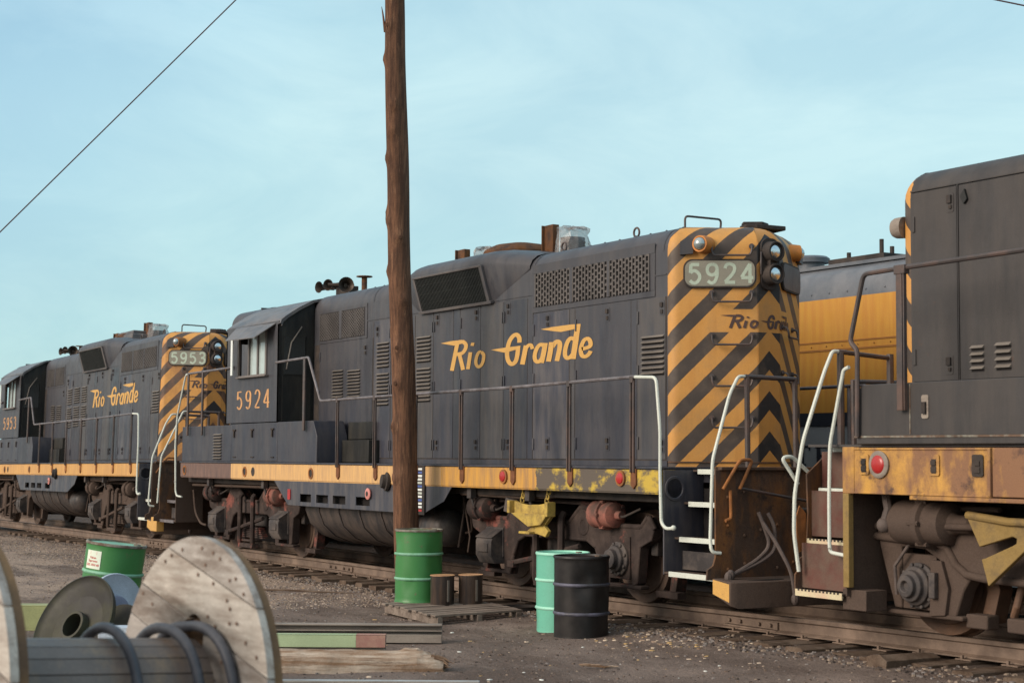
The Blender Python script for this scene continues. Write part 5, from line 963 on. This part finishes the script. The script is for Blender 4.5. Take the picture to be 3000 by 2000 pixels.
# pallet
P=empty('wooden_pallet',(4.95,-2.80,-.14),'grey weathered wooden pallet under the green drum and two cans','pallet',rot=(.02,.012,-.05))
rn=random.Random(3)
for i in range(9):
    m=MB(); x=-.05-.172*i; m.box(x-.13+rn.uniform(0,.02),x,-.0+rn.uniform(-.03,.01),1.10+rn.uniform(-.02,.04),-.022+rn.uniform(-.003,.003),rn.uniform(-.002,.003)); m.build('deck_board',[palletm],P,bevel=.003)
for y in(.02,.52,1.02):
    m=MB(); m.box(-1.52,-.04,y,y+.06,-.115,-.024); m.build('stringer',[palletm],P,bevel=.003)
for x in(-1.5,-.8,-.16):
    m=MB(); m.box(x,x+.1,0.0,1.08,-.135,-.117); m.build('bottom_board',[palletm],P,bevel=.003)
m=MB(); m.lathe((0,0,0),(0,0,1),[(0,.19),(.0,.20),(.11,.215),(.12,.225),(.115,.21),(.02,.185),(.015,.01)],28,0,False); o=m.build('drip_pan',[dkiron],smooth=40,label='shallow black round pan on the dirt behind the pallet corner',cat='pan'); o.location=(4.22,-1.28,-.27)
# ---------------------------------------------------------------- beams and timbers beyond the reel
def along(name,p0,p1,label,cat):   # empty with +X running from p0 to p1
    p0,p1=Vector(p0),Vector(p1); v=p1-p0; P=empty(name,p0,label,cat,rz=math.atan2(v.y,v.x)); return P,v.length
P,Ln=along('steel_beam',(5.094,-5.428,-.265),(6.272,-3.463,-.255),'long grey rusty steel beam, farthest of the pieces beside the cable reel','beam')
m=MB(); m.box(0,Ln,-.075,.075,0,.012); m.box(0,Ln,-.006,.006,.012,.168); m.box(0,Ln,-.075,.075,.168,.182); m.box(0,Ln,-.10,-.078,.0,.085); m.build('web_and_flanges',[beamg],P,bevel=.003)
m=MB(); m.box(0,Ln,-.074,-.006,.115,.125); m.build('inner_ledge',[beamg],P)
P,Ln=along('steel_channel',(6.234,-5.863,-.275),(7.053,-4.497,-.275),'pale green painted steel channel with a red primer end, beside the cable reel','channel')
m=MB(); m.box(0,Ln-.28,-.06,-.05,.095,.215); m.box(0,Ln-.28,-.06,.06,.205,.215); m.build('channel_face',[palegm],P,bevel=.003)
m=MB(); m.box(Ln-.28,Ln,-.06,-.05,.095,.215); m.box(Ln-.28,Ln,-.06,.06,.205,.215); m.build('primer_end',[primer],P,bevel=.003)
m=MB(); m.box(0,Ln,-.045,.05,.0,.06); m.box(0,Ln,-.02,.05,.06,.2); m.build('lower_ledge',[beamg],P,bevel=.003)
P,Ln=along('broken_timber',(7.42,-6.02,-.245),(8.33,-4.50,-.245),'weathered timber with a splintered brown end, in front of the green channel','timber')
m=MB(); rn=random.Random(11); sec=[(-.11,-.06),(-.12,.05),(-.10,.11),(-.05,.15),(.0,.165),(.06,.16),(.10,.11),(.10,-.06)]; rings=[]
for i in range(40):
    t=i/39; x=-.2+(Ln+.15)*t; k=1-max(0,(t-.86)/.14)**1.5*.75
    rings.append([(x+rn.uniform(-.012,.012)*(1+8*max(0,t-.85)),a*(.85+.15*k)+rn.uniform(-.006,.006),b*k+NZ.noise(Vector((x*3,a*30,b*30)))*.022+(.02 if t>.8 else 0)*rn.random()) for a,b in sec])
m.loft(rings,0); m.build('timber_body',[splm],P,smooth=20)
m=MB()
for i in range(26):
    x=Ln-.22+rn.uniform(-.08,.1); y=rn.uniform(-.09,.05); zz=rn.uniform(.01,.13); l_=rn.uniform(.08,.22); m.tube([(x,y,zz),(x+l_*.6,y+rn.uniform(-.02,.02),zz*.8),(x+l_,y+rn.uniform(-.04,.03),zz*.5)],[rn.uniform(.010,.022),.010,.002],5)
m.build('splinters',[mat('rotten_brown_wood',(.13,.075,.045),.9,var=.4,dirt=(.35,.25,.17),damt=.6,dscale=14,bump=.6)],P)
P,Ln=along('pale_board',(8.20,-6.68,-.27),(9.34,-4.78,-.28),'bluish pale board along the bottom edge in front of the splintered timber','board')
m=MB(); m.box(0,Ln,-.12,.12,0,.05); m.box(0,Ln,-.12,-.05,.05,.062,1); m.build('board_face',[mat('bluish_board',(.42,.46,.47),.7,dirt=(.25,.22,.19),damt=.7,dscale=5),beamg],P,bevel=.004)
P,Ln=along('green_box_beam',(3.50,-7.12,-.22),(4.02,-6.25,-.22),'yellow green steel beam end on the dirt at far left behind the reels','beam')
m=MB(); m.box(0,Ln,-.11,.11,.0,.02); m.box(0,Ln,-.11,-.10,.02,.25); m.box(0,Ln,.10,.11,.02,.25); m.box(0,Ln,-.11,.11,.25,.265); m.build('beam_side',[mat('yellow_green_paint',(.30,.32,.15),.6,var=.15,dirt=(.24,.26,.12),damt=.5,dscale=4)],P,bevel=.004)
# ---------------------------------------------------------------- big wooden cable reel
rc=Vector((14.2456,-9.0833,.5582)); rn_=Vector((.11355,-.99174,.06)).normalized(); e1=Vector((-.99350911,-.11375256,0)); e2=Vector((-.00682501,.0596093,.99819845))
RE=empty('cable_reel',rc-rn_*.06+Vector((0,0,-.72)),'large pale wooden cable reel with blue grey cable loops, bottom left foreground','cable reel')
RE.matrix_world=Matrix.Translation(rc)@Matrix(((e1.x,e2.x,rn_.x,0),(e1.y,e2.y,rn_.y,0),(e1.z,e2.z,rn_.z,0),(0,0,0,1)))
NAILS=[(0.147,0.655),(-0.043,0.671),(-0.087,0.6),(-0.024,0.554),(-0.173,0.525),(-0.374,0.557),(-0.322,0.547),(-0.452,0.498),(-0.309,0.461),(-0.341,0.428),(-0.145,0.381),(-0.346,0.367),(-0.41,0.372),(-0.22,0.344),(0.251,0.624),(0.311,0.594),(0.41,0.393),(0.517,0.435),(-0.219,0.633),(-0.152,0.655),(-.5,.3),(-.55,.1),(-.45,-.1),(-.35,.05),(-.6,.25),(-.3,.2),(.3,.3)]
def flange(z0,z1,z2,hole):
    ang=math.atan2(-.241,-.970); R0=.72; cuts=[.75,.568,.336,.174,-.03,-.25,-.45,-.62,-.75]
    def strip(lo,hi):
        P=[]; 
        th=[math.pi*2*i/160 for i in range(160)]
        pts=[(R0*math.cos(t),R0*math.sin(t)) for t in th]
        def clip(pts,f):
            o=[]
            for a,b in zip(pts,pts[1:]+pts[:1]):
                fa,fb=f(a),f(b)
                if fa>=0:o.append(a)
                if fa*fb<0: t=fa/(fa-fb); o.append((a[0]+(b[0]-a[0])*t,a[1]+(b[1]-a[1])*t))
            return o
        return clip(clip(pts,lambda p:p[1]-lo),lambda p:hi-p[1])
    m=MB(); nv=(-math.sin(ang),math.cos(ang)); 
    if nv[1]<0: nv=(-nv[0],-nv[1])
    dv=(nv[1],-nv[0])
    for lo,hi in zip(cuts[1:],cuts):
        s=strip(max(lo,-.7199)+.0035,min(hi,.7199)-.0035)
        if len(s)>2: j=random.uniform(-.002,.002); m.plate([(a*dv[0]+b*nv[0],a*dv[1]+b*nv[1]) for a,b in s],lambda a,b,o:(a,b,o),z0+j,z1,(3,0,4,0,3,0,4,3)[cuts.index(lo)%8])
    th=[math.pi*2*i/96 for i in range(96)]; m.plate([(.715*math.cos(t),.715*math.sin(t)) for t in th],lambda a,b,o:(a,b,o),min(z1,z2)+.001 if z2>z1 else z2,max(z1,z2) if z2>z1 else z1-.001,1)
    o=m.build('reel_flange',[reelw,reelb,nailm,reelw2,reelw3],RE,bevel=0,smooth=30)
    if hole:
        h=MB(); h.cyl((-.012,.275,-.034),(-.012,.275,.05),.105,n=32); ho=h.build('tmp_hole',[reelb])
        ho.matrix_world=RE.matrix_world; bo=o.modifiers.new('hole','BOOLEAN'); bo.object=ho; bo.operation='DIFFERENCE'; bo.solver='EXACT'
        bpy.context.view_layer.update(); me=bpy.data.meshes.new_from_object(o.evaluated_get(bpy.context.evaluated_depsgraph_get())); o.modifiers.clear(); bpy.data.objects.remove(ho)
        import bmesh
        bm=bmesh.new(); bm.from_mesh(me)
        for a,b in NAILS:
            f=bm.faces.new([bm.verts.new((a+.009*math.cos(t*math.pi/4),b+.009*math.sin(t*math.pi/4),.0035)) for t in range(8)]); f.material_index=2
        bm.to_mesh(me); bm.free(); o.data=me
    return o
bpy.context.view_layer.update()
flange(0,-.035,-.075,True); flange(1.075,1.04,1.0,False)

m=MB(); Rd=.275; K=22
for k in range(K):
    a0=2*math.pi*(k+.03)/K; a1=2*math.pi*(k+.97)/K; q=[(Rd*math.cos(a0),Rd*math.sin(a0)),(Rd*math.cos(a1),Rd*math.sin(a1)),(.25*math.cos(a1),.25*math.sin(a1)),(.25*math.cos(a0),.25*math.sin(a0))]
    m.plate(q,lambda a,b,o:(a,b,o),.0,1.0)
m.build('reel_drum',[reeld],RE,bevel=.002)
for (z0,z1,rr,bulge) in((.40,.36,.318,.03),(.14,.10,.318,.07),(.03,.0,.325,.17)):
    pts=[]
    for i in range(33):
        t=-math.pi*.62+ (math.pi*1.42)*i/32; b=rr+bulge*max(0,math.sin(t))**1.5-(.035 if abs(t)>1.5 else 0)*0
        pts.append((-math.sin(t)*b,math.cos(t)*b,z0+(z1-z0)*i/32+.02))
    m=MB(); m.tube(pts,.0235,12); m.build('cable_loop',[cablem],RE,smooth=60)
# ---------------------------------------------------------------- small steel reels behind
def disc(name,c,n,parts,label,cat):
    P=empty(name,c,label,cat); z=Vector(n).normalized(); P.rotation_mode='QUATERNION'; P.rotation_quaternion=z.to_track_quat('Z','Y')
    for nm,prof,mm in parts: MB().lathe((0,0,0),(0,0,1),prof,56,0,False).build(nm,[mm],P,smooth=40)
    return P
disc('steel_disc_reel',(8.385,-7.88,.295),(.336,-.821,.462),[('outer_flange',[(-.03,.10),(-.03,.40),(.0,.415),(.025,.42),(.03,.41),(.012,.395),(.0,.36),(-.05,.20),(-.10,.13)],discm),('hub_tube',[(-.45,.12),(.02,.12),(.03,.115),(.03,.095),(-.45,.09)],discm),('back_flange',[(-.42,.10),(-.42,.36),(-.40,.36),(-.40,.10)],discm)],'dark olive dished steel reel lying tilted behind the wooden reel','steel reel')
disc('blue_disc_reel',(7.93,-7.41,.35),(.92,.39,.10),[('outer_flange',[(-.012,.02),(-.012,.305),(.0,.312),(.012,.305),(.004,.295),(.004,.02)],bluem),('hub_plate',[(.006,.03),(.02,.032),(.035,.11),(.03,.125),(.008,.13)],bhub),('axle_hole',[(.036,.001),(.036,.032),(.02,.033)],dkiron)],'pale blue steel disc with a grey hub, leaning behind the dark reel','steel reel')
P,Ln=along('pale_blue_block',(8.79,-7.80,.16),(8.90,-7.60,.16),'small pale blue block just above the reel drum','block')
m=MB(); m.box(0,Ln,-.08,.08,.06,.17); m.box(0.02,Ln-.03,-.07,.07,-.08,.055); m.build('block_body',[mat('blue_white_paint',(.50,.58,.66),.6,var=.2,scale=9,dirt=(.30,.32,.36),damt=.6,dscale=12)],P,bevel=.008)
# ---------------------------------------------------------------- scattered stones and litter
def scatter(name,n,size,cols,region,seed,label,cat,flat=.6,near=None):
    rn=random.Random(seed); m=MB()
    for i in range(n):
        for _ in range(20):
            x,y=region(rn)
            if y<-1.0: break
        s=size(rn); z=gz(x,y); k=len(m.v); a=rn.uniform(0,6.28); c,s_=math.cos(a),math.sin(a); ex=rn.uniform(.6,1.5)
        P=[]
        for j in range(5): t=j*1.2566+rn.uniform(-.3,.3); px,py=s*ex*math.cos(t),s*math.sin(t); P.append((x+px*c-py*s_,y+px*s_+py*c,z-s*.2))
        Q=[(x+(p[0]-x)*rn.uniform(.5,.8),y+(p[1]-y)*rn.uniform(.5,.8),z+s*flat*rn.uniform(.5,1.1)) for p in P]
        mi=rn.randrange(len(cols)); m.v+=P+Q
        for j in range(5): m.face((k+j,k+(j+1)%5,k+5+(j+1)%5,k+5+j),mi)
        m.face([k+5+j for j in range(5)],mi)
    o=MB.build(m,name,cols,smooth=20,label=label,cat=cat,kind='stuff'); return o
st=[mat('stone_%s'%n,c,.85,var=.2,scale=20,bump=0,spec=.15,grain=.2) for n,c in(('tan',(.26,.205,.16)),('brown',(.135,.10,.08)),('grey',(.20,.18,.17)),('dark',(.075,.06,.053)),('pale',(.40,.33,.27)))]
def reg_all(rn):
    # even spread over the visible wedge
    t=rn.random()**.75; dd=7.5+ 34*t; l=rn.uniform(-.34,.34)*dd; return CAM.x+fw.x*dd+rt.x*l, CAM.y+fw.y*dd+rt.y*l
scatter('gravel',11000,lambda r:r.choice((.005,.007,.009,.012,.018)),[st[0],st[1],st[1],st[3],st[3],st[2]],reg_all,1,'loose gravel and cinders over the yard dirt','gravel')
scatter('ballast',7000,lambda r:r.uniform(.010,.030),[st[0],st[1],st[2],st[3]],lambda r:((lambda x:(x,trk(x)[0]+r.uniform(-1.75,-.85)))(r.uniform(-26,16))),2,'stone ballast around the tie ends','gravel')
scatter('fine_gravel',9000,lambda r:r.uniform(.008,.020),[st[0],st[4],st[0],st[2]],lambda r:((lambda x:(x,trk(x)[0]+r.uniform(-3.6,-1.2)))(r.uniform(-16,2.5))),3,'pale gravel bank beside the far track','gravel')
scatter('pale_debris',420,lambda r:r.choice((.010,.014,.02,.03)),[palewood,mat('yellow_leaf',(.42,.28,.12),.8,bump=0),mat('white_scrap',(.62,.64,.60),.7,bump=0)],reg_all,8,'pale wood chips and scraps strewn over the dirt','debris',flat=.25)
scatter('leaf_litter',110,lambda r:r.choice((.012,.02,.03)),[palewood,MATS['yellow_leaf'],splm],lambda r:(7.9+r.gauss(0,.55),-1.9+r.gauss(0,.28)),9,'dry leaves and chips beside the black drum','debris',flat=.3)
rn=random.Random(21)
for x,y,l_,a,lab in((.2,-2.35,1.5,.75,'long bent dark stick lying on the gravel left of the green drum'),(-.1,-3.4,.7,.2,'short dark stick on the dirt between the reel and the track'),(8.9,-3.3,.35,.9,'thin pale stick on the dirt right of the black drum'),(-5.5,-3.6,.6,.3,'small dark stick on the far gravel')):
    m=MB(); pts=[(l_*(i/6-.5),rn.uniform(-.03,.03),.02+rn.uniform(0,.02)) for i in range(7)]; m.tube(pts,[.006,.013,.015,.014,.012,.009,.004],6); o=m.build('fallen_stick',[splm if 'pale' in lab else tiem],label=lab,cat='stick'); o.location=(x,y,gz(x,y)); o.rotation_euler=(0,0,a)
m=MB(); rings=[]
for i in range(8): rings.append([(-.13+.03*rn.random(),-.35+.09*i,-.16),(.13,-.35+.09*i,-.16),(.14+.02*rn.random(),-.35+.09*i,0),(.06,-.35+.09*i,.03+.02*rn.random()),(-.09,-.35+.09*i,.02)])
m.loft(rings,0); o=m.build('tie_stub',[tiem],smooth=30,label='broken tie stub sticking out of the dirt by the right-hand rail',cat='timber'); o.location=(10.66,-1.30,-.07)
